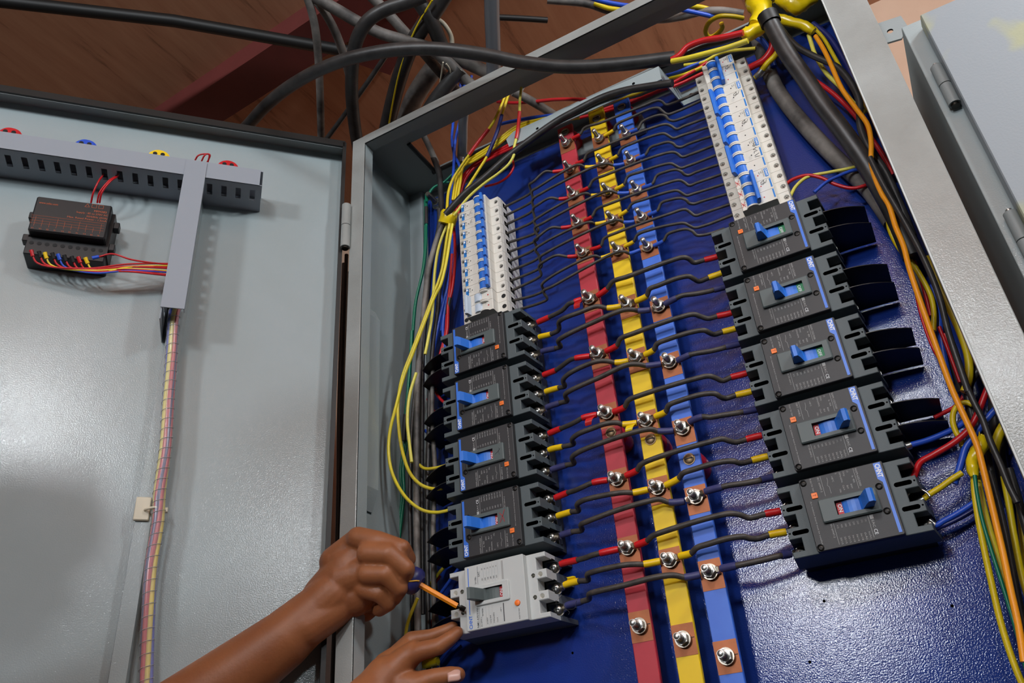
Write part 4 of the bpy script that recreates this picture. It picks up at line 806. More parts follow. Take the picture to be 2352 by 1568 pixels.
for i, (cf, L_, _) in enumerate(LR):
    c = i % 3; k = i // 3; n_ = len(L_); yy = (LY + .0875 * (3 - k) if k < 4 else LY - .0878) + .025 * (1 - c)
    ns = [.037, .040, .046, .052, .053, .051] if n_ == 6 else ([.037, .040, .044, .053, .060] + [.062] * (n_ - 8) + [.058, .053, .050])
    pts = [Vector((LX + .0632, yy, .0352))] + [cf(x, y, n) for (x, y), n in zip(L_, ns)] + [stud(CN[c], k + 5)]
    o = jumper(pts, .0033, c, [(1, 2), (n_ - 1, n_)], SH[c], 'thick black jumper from the %s to the %s %s busbar bolt' % ('white moulded breaker' if k == 4 else 'left black breakers', ORD[k + 5], CN[c]), 'jumpers of the moulded breakers', ((0, 1), (-1, -2)))
    if i in (0, 6, 7, 13):                   # loose ends of tape
        a = Vector(pts[-2 if i != 13 else 2]); b = Vector(pts[-3 if i != 13 else 1]); mid = (a + b) / 2; m = MB(); s = .007; v = []
        for q in range(7):
            t = q / 6; w = .006 * (1 - t * .3); base = mid + (b - a).normalized() * (t - .5) * .004 + Vector((0, -.003 - .010 * t, .002 + .003 * math.sin(t * 3)))
            if i == 13: base = mid + Vector((.002 * math.sin(t * 4), .004 + .004 * t, .003 * math.sin(t * 3)))
            v += [base - Vector((w, 0, 0)), base + Vector((w, 0, 0))]
        m.add(v, [(2 * q, 2 * q + 1, 2 * q + 3, 2 * q + 2) for q in range(6)], 'tape_red' if c == 0 else 'tape_yellow'); e = kid('loose_tape_end', m, o); sm = e.modifiers.new('s', 'SOLIDIFY'); sm.thickness = .0003
# ================================================================ loose cables; widths are read off the photograph and turned into metres
def CR(ox, oy, s): return lambda x, y: (ox + x / s, oy + y / s)
ID = lambda x, y: (x, y)
kB = CR(500, 0, 2.8); k3 = CR(1150, 0, 2.8); kG = CR(820, 260, 4.9); kH = CR(880, 400, 4.355); kK = CR(860, 680, 3.015); kL = CR(860, 1180, 4.04)
k4 = CR(1650, 0, 3.135); k6 = CR(1950, 400, 3.137); kR = CR(2050, 800, 5.225); k7 = CR(1900, 1100, 3.35); kP = CR(1640, 0, 8.4)
def pt(q, z):                                # z = distance in front of the plate, or ('y', height)
    if isinstance(z, tuple): p = PY(q[0], q[1], z[1])
    else: p = PP(q[0], q[1], z)
    return p, (p - Vector((0, 0, DC))).length / Vector(ray(*q)).length
def cable(label, cf, pts, d, col, z0, z1=None, grp=None, cat='cable', name=None, extra=None, seg=10):
    """pts in a crop of the photograph; depth runs from z0 to z1"""
    n = len(pts); z1 = z0 if z1 is None else z1; Q = []; t_ = 0
    for i, (x, y) in enumerate(pts):
        f = i / (n - 1)
        z = tuple(['y', z0[1] * (1 - f) + z1[1] * f]) if isinstance(z0, tuple) else z0 * (1 - f) + z1 * f
        p, t = pt(cf(x, y), z); Q.append(tuple(p)); t_ += t / n
    P = spline(Q, 7); r = d / 2 * t_; m = MB(); m.tube(P, r, col, seg)
    o = thing(name or ('wire' if d < 10 else 'cable'), m, label, cat if d >= 10 else 'wire', None, grp)
    for (i, j, c2, nm) in (extra or []):
        m = MB(); m.tube(P[int(i * 7):int(j * 7) + 1], r * 1.22 + .0003, c2, 12); kid(nm, m, o)
    return o
Y_ = lambda v: ('y', v)
# --- above the cabinet, in front of the ceiling
cable('long glossy black cable arching from the door top over the cabinet', kB, [(150, 850), (200, 800), (300, 690), (450, 565), (640, 455), (850, 375), (1100, 325), (1300, 312), (1500, 322), (1700, 350), (1950, 400), (2250, 430), (2600, 412), (2940, 372)], 30, 'cable_black', Y_(1.13), Y_(.985), seg=16)
cable('dusty black cable hanging straight down beside the door corner', kB, [(560, -60), (600, 60), (630, 200), (652, 450), (660, 650), (667, 960)], 18, 'cable_dusty', Y_(1.22), Y_(1.16))
cable('grey dusty cable slanting down between the hanging ones', kB, [(600, -30), (660, 40), (740, 170), (800, 320), (845, 480), (860, 560)], 20, 'cable_dusty', Y_(1.24), Y_(1.19))
cable('thick black cable looping over and down to the cabinet\'s left corner', kB, [(1330, -30), (1200, 20), (1080, 60), (970, 130), (905, 230), (872, 360), (862, 600), (880, 800), (905, 960)], 31, 'cable_black', Y_(1.17), Y_(1.12), seg=14)
cable('pale dusty cable crossing diagonally down to the right', kB, [(620, -20), (780, 70), (900, 140), (1050, 215), (1200, 260), (1360, 310), (1480, 400), (1600, 520), (1700, 600)], 27, 'cable_dusty', Y_(1.22), Y_(1.13), seg=14)
cable('straight grey cable passing down behind the black loop', kB, [(960, -50), (1080, 70), (1180, 180), (1290, 300), (1420, 450), (1560, 610)], 24, 'cable_dusty', Y_(1.25), Y_(1.17))
cable('broad black cable bending down at the tangle centre', kB, [(1230, -60), (1300, 20), (1370, 130), (1430, 270), (1470, 380)], 34, 'cable_black', Y_(1.21), Y_(1.16), seg=14)
cable('pale curled cable end beside the broad black cable', kB, [(1405, 120), (1450, 150), (1500, 230), (1505, 290), (1480, 340)], 11, 'ivory', Y_(1.2), Y_(1.17))
cable('thin grey cable reaching up to the right from the tangle', kB, [(1450, -40), (1400, 50), (1350, 130), (1330, 230)], 13, 'cable_dusty', Y_(1.24), Y_(1.2))
cable('shiny grey cable hanging vertically right of the tangle', kB, [(1762, -60), (1765, 120), (1772, 300), (1775, 480), (1778, 560)], 35, 'cable_shiny', Y_(1.2), Y_(1.13), seg=16)
cable('black cable with a thin gold stripe down its side', kB, [(1480, -60), (1390, 80), (1300, 200), (1230, 330), (1175, 480), (1130, 640), (1085, 830), (1060, 950)], 36, 'cable_black', Y_(1.2), Y_(1.15), seg=14)
cable('thin gold tracer wire on the black cable', kB, [(1380, 0), (1275, 180), (1205, 350), (1165, 480), (1130, 640), (1103, 790), (1095, 850)], 4, 'w_gold', Y_(1.185), Y_(1.135))
cable('thick dusty grey cable running down left under the arch', kB, [(1440, 380), (1360, 480), (1270, 620), (1210, 780), (1190, 860)], 44, 'cable_dusty', Y_(1.22), Y_(1.17), seg=14)
cable('short jet black cable slanting down to the top frame', kB, [(1560, 440), (1480, 540), (1390, 660), (1330, 760)], 34, 'cable_black', Y_(1.15), Y_(1.11), seg=14)
cable('broad blue wire beside the jet black cable', kB, [(1530, 470), (1570, 510), (1600, 560), (1610, 620)], 18, 'w_blue', Y_(1.16), Y_(1.12))
cable('dusty cable heading right under the glossy arch', kB, [(1380, 330), (1520, 370), (1680, 440), (1850, 530), (1950, 600)], 30, 'cable_dusty', Y_(1.19), Y_(1.14), seg=14)
cable('thin dark cable slanting behind the hanging cables', kB, [(1100, 330), (985, 500), (900, 620), (800, 760), (680, 920)], 12, 'cable_black', Y_(1.26), Y_(1.22))
for i, pts in enumerate(([(1450, 400), (1440, 470), (1425, 560)], [(1470, 410), (1490, 440), (1500, 480)], [(1530, 460), (1560, 450), (1575, 480), (1560, 500)])):
    cable('loose white string hanging in the cable tangle, %s' % ('longest piece', 'short piece', 'curled piece')[i], kB, pts, 3.5, 'ivory', Y_(1.14), None, None, 'string', 'string')
cable('long straight black tube crossing at the top left corner of the ceiling end', k3, [(-60, 110), (150, 120), (300, 130)], 14, 'dark_gasket', Y_(1.25), Y_(1.25))
cable('blue wire crossing above the cabinet\'s top edge', k3, [(560, -20), (640, 5), (760, 30), (900, 45), (1100, 50), (1220, 75), (1390, 112)], 11, 'w_blue', Y_(1.12), Y_(1.08))
cable('yellow wire under the blue one above the top edge', k3, [(600, 20), (700, 55), (850, 60), (1100, 40), (1280, 45), (1400, 80), (1500, 110)], 11, 'w_gold', Y_(1.13), Y_(1.08))
cable('grey sheathed cable entering behind the yellow tape', k3, [(300, 0), (560, 25), (700, 70), (1000, 125), (1150, 110), (1300, 75), (1420, 70), (1560, 90)], 18, 'cable_dusty', Y_(1.15), Y_(1.07))
cable('flat yellow ribbon curled in a ring near the tape', k3, [(1560, 118), (1480, 105), (1400, 108), (1340, 145), (1318, 205), (1345, 240), (1395, 215), (1425, 180), (1420, 150)], 11, 'w_gold', Y_(1.05), Y_(1.05))
# --- through the cut-out
cable('grey cable seen through the cut-out, slanting right', kB, [(1900, 590), (2000, 640), (2150, 730), (2250, 800)], 20, 'cable_dusty', Y_(1.10), Y_(1.08))
cable('dark red thin wire sagging across the cut-out', k3, [(-20, 655), (80, 662), (200, 655), (350, 640), (520, 640), (700, 660)], 8, 'heat_red', .0, .02)
cable('white dusty pipe seen at the left end of the cut-out', kG, [(740, 230), (800, 350), (860, 480), (900, 570)], 14, 'cable_dusty', Y_(1.08), Y_(1.05))
cable('dark grey cable dropping from the cut-out along the side', kG, [(860, 500), (900, 600), (930, 700), (945, 900), (960, 1180)], 14, 'cable_black', .02, .02)
cable('blue wire rising straight up through the cut-out', kG, [(1290, -420), (1210, -120), (1185, -30), (1165, 60), (1130, 200), (1100, 350), (1090, 600), (1065, 900), (1050, 1150)], 7, 'w_blue', .035, .03)
cable('second blue wire beside the first through the cut-out', kG, [(1190, -420), (1110, -100), (1090, 20), (1080, 140), (1070, 300), (1100, 480), (1160, 620), (1110, 850), (1070, 1150)], 7, 'w_blue', .03, .025)
cable('dark glossy cable standing in the cut-out behind blue wires', kG, [(1230, -200), (1195, 90), (1190, 300), (1180, 480), (1175, 560)], 22, 'cable_shiny', Y_(1.09), Y_(1.04))
cable('green earth wire curving to the earth stud', kG, [(1200, 560), (1060, 700), (960, 790), (870, 830), (800, 920), (785, 1000)], 6, 'w_green', .01, .03)
cable('thin green wire behind the earth wire', kG, [(1250, 700), (1090, 770), (1000, 780), (900, 810)], 5, 'w_green', .0, .01)
for i in range(3):
    o_ = i * 26
    cable('yellow wire turning right along the bracket, %s of three' % ('uppermost', 'middle one', 'lowest')[i], kG, [(1075 + o_, 980), (1110 + o_, 760 + i * 10), (1180 + i * 10, 585 + i * 6), (1310, 490 + o_), (1500, 370 + o_), (1790, 150 + o_), (2050, 70 + o_), (2300, 30 + o_), (2500, 0 + o_)], 6.5, 'w_gold', .045, .05, 'yellow wires along the bracket')
    cable('red wire curving right behind the bracket, %s of three' % ('uppermost', 'middle one', 'lowest')[i], kG, [(1085 + i * 28, 1150), (1095 + i * 30, 980), (1160 + i * 26, 760), (1290 + i * 22, 600), (1480, 475 + i * 24), (1650, 385 + i * 26), (1900, 250 + i * 40)], 7, 'w_red', .03, .04, 'red wires behind the bracket')
cable('yellow wire with red heat shrink coming down through the cut-out', kG, [(1690, -260), (1640, -120), (1590, -10), (1540, 90), (1480, 180), (1370, 320), (1260, 470), (1170, 600), (1080, 740), (1030, 880), (1010, 1120)], 6.5, 'w_gold', .06, .055, extra=[(4, 6, 'heat_red', 'heat_shrink')])
cable('yellow wire with navy heat shrink coming down through the cut-out', kG, [(1720, -260), (1680, -130), (1640, -10), (1610, 100), (1570, 230), (1460, 490), (1380, 620), (1290, 760), (1200, 900)], 6.5, 'w_gold', .06, .06, extra=[(2.4, 5, 'w_navy', 'heat_shrink')])
cable('pale yellow wire with red heat shrink, rightmost at the cut-out', kG, [(1850, -300), (1835, -160), (1830, -30), (1825, 60), (1800, 250), (1770, 380), (1765, 470), (1710, 570), (1600, 670), (1420, 800), (1250, 950), (1090, 1150)], 6.5, 'w_pale', .08, .062, extra=[(2.2, 4.3, 'tape_red', 'heat_shrink')])
cable('thin red wire looping right of the pale yellow wire', kG, [(1750, 520), (1762, 600), (1710, 700), (1600, 780), (1440, 825)], 5.5, 'w_red', .05, .05)
cable('thick black cable running from the yellow tape up over the bracket', kG, [(1000, 1140), (1060, 1070), (1220, 900), (1420, 740), (1700, 490), (1950, 300), (2250, 90), (2450, -20), (2750, -170), (3000, -250), (3350, -310), (3550, -340)], 17, 'cable_black', .064, .08, seg=14)
for i, (c, ps) in enumerate((('w_gold', [(560, 720), (700, 655), (900, 592), (1060, 515), (1180, 480), (1300, 430)]), ('w_red', [(600, 725), (760, 670), (950, 615), (1120, 525), (1270, 440), (1330, 400)]), ('w_red', [(500, 760), (760, 690), (980, 600), (1150, 540), (1300, 470)]), ('w_blue', [(1000, 500), (1120, 470), (1240, 420), (1320, 390)]), ('w_blue', [(0, 798), (30, 790), (180, 760), (340, 740)]), ('w_yellow', [(1180, 420), (1300, 400), (1420, 340), (1640, 310)]))):
    cable(['yellow wire behind the bracket\'s right half', 'bright red wire behind the bracket\'s right half', 'lower red wire behind the bracket', 'blue wire beneath the cable end near the tape', 'blue wire lying above the left yellow wires', 'thin yellow wire passing over the right white breakers'][i], k3, ps, 8, c, .03, .03)
# --- thick conductors leaving the end of the arched cable
for c, lab, ps, d, z in (('w_red', 'thick red conductor leaving the black cable end toward the yellow tape', [(1100, 385), (1150, 355), (1200, 302), (1300, 262), (1430, 240), (1560, 210)], 14, .09), ('w_yellow', 'thick yellow conductor leaving the black cable end toward the tape', [(1100, 395), (1180, 380), (1300, 350), (1450, 310), (1590, 262)], 13, .095), ('w_blue', 'blue conductor between the red and the yellow one', [(1120, 385), (1250, 340), (1400, 285), (1540, 235)], 12, .075), ('cable_black', 'black conductor between the red and blue ones', [(1110, 388), (1200, 345), (1300, 300), (1420, 275), (1540, 240)], 10, .08)):
    cable(lab, k3, ps, d, c, z, z + .01)
# --- left bundle
Z = .03
cable('green earth wire down the left side, upper length', kH, [(432, 200), (432, 500), (428, 720), (402, 950), (330, 1260), (305, 1500), (290, 1700)], 7, 'w_green', .02, .015, extra=[(.45, 1.0, 'cable_black', 'tape_band')])
cable('second green earth wire twisted with the first', kH, [(420, 260), (420, 600), (412, 820), (380, 1050), (320, 1300), (296, 1568)], 6, 'w_green', .012, .010)
cable('thick grey black cable running down the left side from the tape', kH, [(640, 430), (560, 590), (500, 780), (455, 950), (425, 1200), (400, 1450), (370, 1700), (345, 2050), (335, 2600), (335, 3400), (345, 4400), (355, 5100)], 14, 'cable_dusty', .05, .04, seg=14)
cable('pale yellow wire right of the grey cable below the tape', kH, [(660, 470), (600, 600), (550, 760), (520, 950), (505, 1150), (490, 1400), (450, 1650), (420, 1800)], 7, 'w_pale', .05, .045)
cable('bright yellow wire looping far left, ending at the third black breaker', kK, [(520, -500), (500, -390), (485, -280), (470, -190), (440, -90), (405, 0), (330, 200), (260, 380), (195, 555), (165, 720), (168, 900), (195, 1080), (250, 1230), (330, 1310), (420, 1335), (470, 1330)], 7.5, 'w_yellow', .06, .05)
cable('bright yellow wire in the widest loop, ending at the fourth black breaker', kK, [(540, -500), (522, -390), (505, -280), (488, -190), (455, -70), (418, 0), (340, 200), (268, 390), (200, 570), (150, 760), (108, 930), (98, 1080), (125, 1230), (215, 1390), (330, 1480), (430, 1497), (520, 1480), (560, 1465)], 7.5, 'w_yellow', .066, .05)
cable('yellow wire hanging between the grey cable and the breakers', kK, [(290, 530), (245, 680), (228, 850), (240, 1000), (258, 1150)], 7.5, 'w_pale', .062, .062)
cable('short yellow wire entering the third black breaker from the left', kK, [(300, 1160), (350, 1193), (430, 1188), (500, 1170)], 7.5, 'w_yellow', .04, .04)
for i, (c, lab, ps) in enumerate((('w_blue', 'leftmost blue wire of the left bundle', [(655, 450), (640, 620), (610, 850), (580, 1050), (580, 1200), (600, 1330), (585, 1568)]), ('w_blue', 'middle blue wire of the left bundle', [(675, 450), (690, 640), (680, 900), (640, 1150), (590, 1340), (540, 1568), (500, 1800), (470, 2000), (465, 2250)]), ('w_blue', 'right blue wire of the left bundle', [(690, 460), (705, 700), (695, 950), (650, 1200), (610, 1400), (600, 1600), (650, 1800), (720, 1880)]), ('w_red', 'red wire of the left bundle with a black tape joint', [(700, 470), (718, 700), (715, 920), (690, 1150), (655, 1300), (640, 1420), (625, 1600), (560, 1850), (520, 2150)]), ('w_red', 'second red wire behind the taped red one', [(690, 800), (670, 1100), (650, 1300), (640, 1568), (600, 1750), (580, 1950)]), ('cable_black', 'black cable between the yellow wires and the blue ones', [(640, 520), (600, 800), (570, 1100), (540, 1400), (500, 1700), (470, 2100), (455, 2700), (440, 3400), (450, 4500), (460, 5100)]), ('cable_black', 'black cable right behind the earth stud', [(560, 350), (560, 500), (480, 900), (440, 1300), (400, 1700), (390, 2300), (385, 3200), (395, 4400)]), ('cable_black', 'dark cable nearest the side wall in the left bundle', [(400, 1450), (370, 1800), (300, 2400), (270, 3200), (290, 4200), (300, 5100)]), ('cable_dusty', 'grey cable on the breaker side of the left bundle', [(500, 1900), (490, 2400), (520, 3000), (500, 3600), (510, 4400), (520, 5100)]))):
    cable(lab, kH, ps, 7.5 if c[0] == 'w' else 11, c, .035, .025, extra=[(3.6, 4.9, 'cable_black', 'tape_band')] if i == 3 else None)
cable('blue wire bending into the second black breaker', kK, [(350, 930), (400, 965), (450, 990), (540, 978), (580, 960)], 8, 'w_blue', .02, .02)
cable('red wire stub crossing behind the upper phase barriers', kK, [(370, 710), (385, 760), (415, 800), (430, 850)], 7, 'w_red', .02, .02)
cable('red wire entering the first black breaker low', kK, [(410, 620), (440, 690), (490, 740), (530, 760)], 7, 'w_red', .02, .02)
for i, ps in enumerate(([(215, 990), (182, 1200), (190, 1400), (168, 1568), (120, 1900), (95, 2400), (90, 2800)], [(225, 1000), (200, 1180), (205, 1380), (185, 1568), (150, 1900), (130, 2400), (125, 2850)])):
    cable('green wire low on the left side wall, %s' % ('left strand', 'right strand')[i], kK, ps, 7.5, 'w_green', .0, .0, 'green wires low on the side wall')
cable('black taped green wire above the two low green strands', kK, [(260, 240), (248, 480), (228, 700), (208, 900), (205, 1000)], 8, 'w_green', .02, .005, extra=[(2.6, 4, 'cable_black', 'tape_band')])
cable('yellow wire below the fist beside the grey cables', kL, [(400, 780), (345, 910), (310, 1010), (290, 1120), (290, 1300)], 8, 'w_yellow', .05, .04)
cable('yellow wire reaching up behind the orange screwdriver shaft', kL, [(640, 500), (590, 560), (510, 670), (440, 800)], 8, 'w_yellow', .02, .02)
cable('red wire below the yellow one behind the orange shaft', kL, [(610, 570), (560, 640), (500, 720)], 7, 'w_red', .015, .015)
cable('blue wire slanting toward the white moulded breaker', kL, [(800, 480), (720, 590), (620, 730), (560, 800)], 8, 'w_blue', .015, .015)
cable('red wire just above the lower hand\'s fingers', kL, [(590, 900), (560, 950), (525, 1020), (500, 1100)], 8, 'w_red', .015, .015)
cable('thin blue wire between the lower hand\'s fingers and thumb', kL, [(760, 1190), (680, 1270), (590, 1390), (540, 1500)], 8, 'w_blue', .012, .012)
# earth stud
e0 = PP(977, 452, .045); e1 = PP(999, 462, .012)
m = MB(); m.cyl((e1.x, e1.y, .0005), (e1.x, e1.y, .004), .011, 'steel', 20); m.cyl((e1.x, e1.y, .004), (e1.x, e1.y, .011), .0085, 'steel', 6, smooth=False); m.cyl((e1.x, e1.y, .011), (e1.x, e1.y, .036), .0042, 'dull_steel', 14)
for k in range(14): m.cyl((e1.x, e1.y, .012 + k * .0017), (e1.x, e1.y, .0128 + k * .0017), .0048, 'dull_steel', 12)
thing('earth_stud', m, 'long steel earth stud with nut at the plate\'s top left corner', 'bolt')
# --- tape wraps
def lumpy(label, cf, pts, ds, z0, z1, col='tape_yellow', name='tape_wrap', cat='tape', seg=14, amp=.14, seed=1, parent=None):
    rnd = random.Random(seed); n = len(pts); Q = []
    for i, (x, y) in enumerate(pts): f = i / (n - 1); p, t = pt(cf(x, y), z0 * (1 - f) + z1 * f); Q.append(tuple(p) + (ds[i] / 2 * t,))
    S = spline(Q, 5); m = MB(); m.tube([s[:3] for s in S], [s[3] for s in S], col, seg)
    v = []
    for i, q in enumerate(m.v):
        c = S[min(i // seg, len(S) - 1)]; k = i % seg; a = 1 + amp * math.sin(k * 1.9 + (i // seg) * 1.1 + seed) * math.sin(k * .9 + (i // seg) * .5) + rnd.uniform(-amp, amp) * .3
        v.append(tuple(c[j] + (q[j] - c[j]) * a for j in range(3)))
    m.v = v; return thing(name, m, label, cat)
lumpy('yellow tape band holding the upper left wire bundle together', kG, [(1040, 1110), (1030, 1180), (1010, 1250)], [38, 42, 40], .055, .05, amp=.05, seed=2)
lumpy('small twisted yellow tape tail on the left bundle\'s band', kG, [(985, 1150), (965, 1120), (980, 1080)], [8, 6, 4], .065, .065, seed=3)
lumpy('big crumpled ball of yellow tape around the thick cable top', kP, [(770, -60), (860, 80), (930, 230), (870, 420), (800, 520)], [46, 50, 48, 42, 36], .075, .085, seed=4)
lumpy('flared yellow tape end over the red and yellow conductors', kP, [(980, 520), (800, 590), (660, 660), (545, 700)], [22, 34, 34, 28], .085, .085, seed=5, amp=.1)
lumpy('second crumpled yellow tape ball in the top corner', kP, [(1230, -30), (1420, 60), (1600, 120), (1800, 60), (1980, -20)], [20, 34, 36, 26, 14], .06, .05, seed=6, amp=.2)
lumpy('yellow tape sleeve branching right to the thin wires', kP, [(1150, 330), (1320, 380), (1500, 430), (1700, 480), (1850, 560), (1925, 610)], [20, 24, 22, 23, 21, 17], .06, .05, seed=7, amp=.08)
lumpy('lumpy yellow taped joint beside the orange cable low right', kR, [(1080, 1060), (1060, 1180), (960, 1330), (965, 1440), (985, 1540)], [18, 32, 24, 28, 16], .055, .06, seed=8)
lumpy('crumpled yellow tape behind the lower hand\'s thumb', kL, [(380, 1400), (450, 1385), (520, 1375), (590, 1365)], [16, 22, 22, 18], .03, .03, seed=9)
# --- right bundle
cable('thickest black cable running from the yellow tape down right', k4, [(350, 105), (405, 220), (500, 390), (620, 560), (740, 740), (900, 950), (1020, 1120), (1150, 1330), (1280, 1568), (1400, 1850)], 41, 'cable_black', .105, .04, seg=20, extra=[(0, .6, 'dark_gasket', 'end_cap')])
cable('thick dull black cable lying behind the thickest one', k4, [(270, 230), (330, 420), (420, 640), (560, 830), (720, 1010), (900, 1190), (1080, 1360), (1250, 1600)], 36, 'cable_dusty', .02, .02, seg=14)
OR = [k4(700, 260), k4(750, 340), k4(800, 440), k4(890, 640), k4(990, 780), k4(1075, 900), k4(1100, 1020), k4(1105, 1200), k4(1180, 1400), CR(2000, 300, 4.9)(200, 830), CR(2000, 300, 4.9)(280, 1080), CR(2000, 300, 4.9)(370, 1300), CR(2000, 300, 4.9)(440, 1568), kR(650, 320), kR(740, 550), kR(900, 900), kR(1010, 1150), kR(1090, 1450), k7(1290, 300), k7(1350, 560), k7(1410, 850), k7(1470, 1120), (2352, 1520)]
cable('long orange cable snaking down the right side of the plate', ID, OR, 13, 'w_orange', .062, .095, seg=12)
for lab, cf, ps, d, c, z0, z1 in (
    ('pale yellow wire from the taped sleeve bending right', k4, [(650, 250), (665, 300), (700, 400), (780, 530), (880, 630), (980, 750), (1060, 810)], 10, 'w_pale', .045, .03),
    ('black wire curving beside the orange cable at the top', k4, [(440, 190), (500, 270), (570, 340), (700, 410), (850, 480), (950, 590), (1015, 730), (1020, 900), (1080, 1060), (1200, 1230), (1300, 1450), (1400, 1700)], 16, 'cable_black', .06, .05),
    ('two tone yellow wire leaving the tape to the right', k4, [(690, 200), (760, 280), (830, 400), (920, 560), (1010, 700), (1090, 800)], 9, 'w_gold', .03, .02),
    ('navy wire highest along the right side', k4, [(680, 170), (790, 260), (900, 420), (1000, 620), (1100, 820)], 14, 'w_navy', .025, .015),
    ('thick red wire passing under the thickest black cable', k4, [(380, 300), (560, 480), (810, 660), (900, 740), (1000, 850), (1090, 980), (1180, 1110), (1260, 1260)], 11, 'w_red', .03, .015),
    ('blue wire emerging beside the tape above the breakers', k4, [(250, 250), (320, 300), (370, 380), (400, 480)], 14, 'w_blue', .05, .03),
    ('thick red conductor feeding the topmost right white breaker', k4, [(390, 290), (385, 350), (330, 430), (240, 480), (200, 500)], 16, 'w_red', .06, .042),
    ('red wire from the first right black breaker to the bundle', k4, [(480, 1330), (540, 1290), (640, 1262), (740, 1280), (850, 1330), (980, 1355), (1110, 1310), (1200, 1240)], 8.5, 'w_red', .045, .03),
    ('yellow wire from the first right black breaker to the bundle', k4, [(520, 1410), (560, 1340), (640, 1275), (800, 1240), (930, 1215), (1040, 1185), (1120, 1160)], 8, 'w_pale', .045, .03),
    ('blue wire from the first right black breaker to the bundle', k4, [(690, 1385), (780, 1310), (870, 1265), (960, 1230), (1060, 1210), (1130, 1200)], 8, 'w_blue', .045, .03),
    ('slim black wire running down inside the right frame edge', k6, [(150, -120), (250, 80), (400, 340), (550, 630), (650, 880), (720, 1150), (860, 1568)], 14, 'cable_black', .085, .08),
    ('yellow wire hidden behind the orange cable upper half', k6, [(280, 300), (295, 400), (360, 530), (440, 620), (520, 740), (590, 880), (612, 1000), (610, 1130)], 12, 'w_gold', .035, .03),
    ('red wire hidden behind the orange cable', k6, [(360, 420), (440, 560), (520, 760), (560, 900), (590, 1020)], 9, 'w_red', .025, .02),
    ('red wire bowing out left of the orange cable', k6, [(470, 800), (510, 980), (560, 1140), (620, 1280), (700, 1400)], 7, 'w_red', .03, .03),
    ('yellow cable wedged behind the right frame', k6, [(560, 600), (610, 690), (650, 800), (720, 950), (800, 1130), (860, 1320), (862, 1480), (830, 1568)], 18, 'w_gold', .045, .045),
    ('red wire deep behind the slim black wire', k6, [(690, 1150), (760, 1300), (830, 1440), (850, 1530)], 9, 'w_red', .03, .03),
    ('second red wire deep behind the slim black wire', k6, [(650, 1100), (700, 1230), (760, 1390), (800, 1500)], 9, 'w_red', .028, .028),
    ('broad blue wire between orange and slim black cables', k6, [(600, 800), (640, 980), (665, 1180), (690, 1330), (730, 1500)], 14, 'w_blue', .02, .02),
    ('glossy black cable pressed against the right frame top', k6, [(150, 60), (260, 300), (420, 600), (560, 900), (700, 1250), (820, 1568)], 22, 'cable_black', .02, .01),
    ('black cable curling behind the frame halfway down', k6, [(1000, 1380), (930, 1420), (870, 1500), (860, 1620), (900, 1800)], 20, 'cable_black', .04, .03)):
    cable(lab, cf, ps, d, c, z0, z1)
cable('yellow conductor with silver ferrule beside the right white breakers', k4, [(430, 370), (400, 410), (350, 460), (320, 500), (295, 535), (265, 560)], 13, 'w_gold', .055, .04, extra=[(3.2, 4.8, 'steel', 'ferrule')])
for lab, ps, d, c, z0, z1, ex in (
    ('slim black wire continuing down over the red one', [(700, -100), (740, 0), (860, 380), (980, 650), (1080, 850), (1180, 1130), (1300, 1400), (1400, 1650), (1500, 1850)], 14.5, 'cable_black', .08, .08, None),
    ('thick red conductor bending up from the lowest right breaker', [(240, 1590), (275, 1490), (330, 1370), (480, 1280), (740, 1125), (910, 975), (1010, 810), (1090, 610), (1160, 430), (1200, 300)], 15, 'w_red', .04, .06, None),
    ('bright blue conductor from the fourth right breaker with bare tip', [(150, 1180), (230, 1155), (420, 1100), (640, 1010), (800, 930), (900, 850)], 14, 'w_blue', .04, .03, [(0, .9, 'steel', 'ferrule')]),
    ('blue conductor crossing under the red one', [(740, 1620), (790, 1480), (830, 1350), (880, 1190), (1000, 1020), (1130, 850), (1280, 690), (1400, 600)], 16, 'w_blue', .04, .045, None),
    ('yellow wire curled in a hook beside the orange cable', [(960, 675), (890, 650), (800, 670), (735, 760), (725, 880), (765, 1010), (820, 1100), (840, 1180)], 13, 'w_gold', .04, .04, None),
    ('fat yellow cable bulging from behind the frame', [(1400, 800), (1350, 900), (1280, 1030), (1240, 1150), (1220, 1260)], 22, 'w_gold', .04, .035, None),
    ('black cable in the dark gap behind the fat yellow one', [(1250, 350), (1230, 700), (1260, 1100), (1330, 1568), (1450, 1900)], 30, 'cable_black', .01, .01, None),
    ('short red wire behind the hook of yellow wire', [(500, 830), (600, 780), (680, 740), (760, 690), (860, 560), (870, 450)], 10, 'w_red', .025, .02, None),
    ('black cable just left of the slim black wire, low', [(860, 500), (960, 760), (1060, 1000), (1130, 1250), (1190, 1500), (1230, 1700)], 16, 'cable_black', .03, .04, None)):
    cable(lab, kR, ps, d, c, z0, z1, extra=ex)
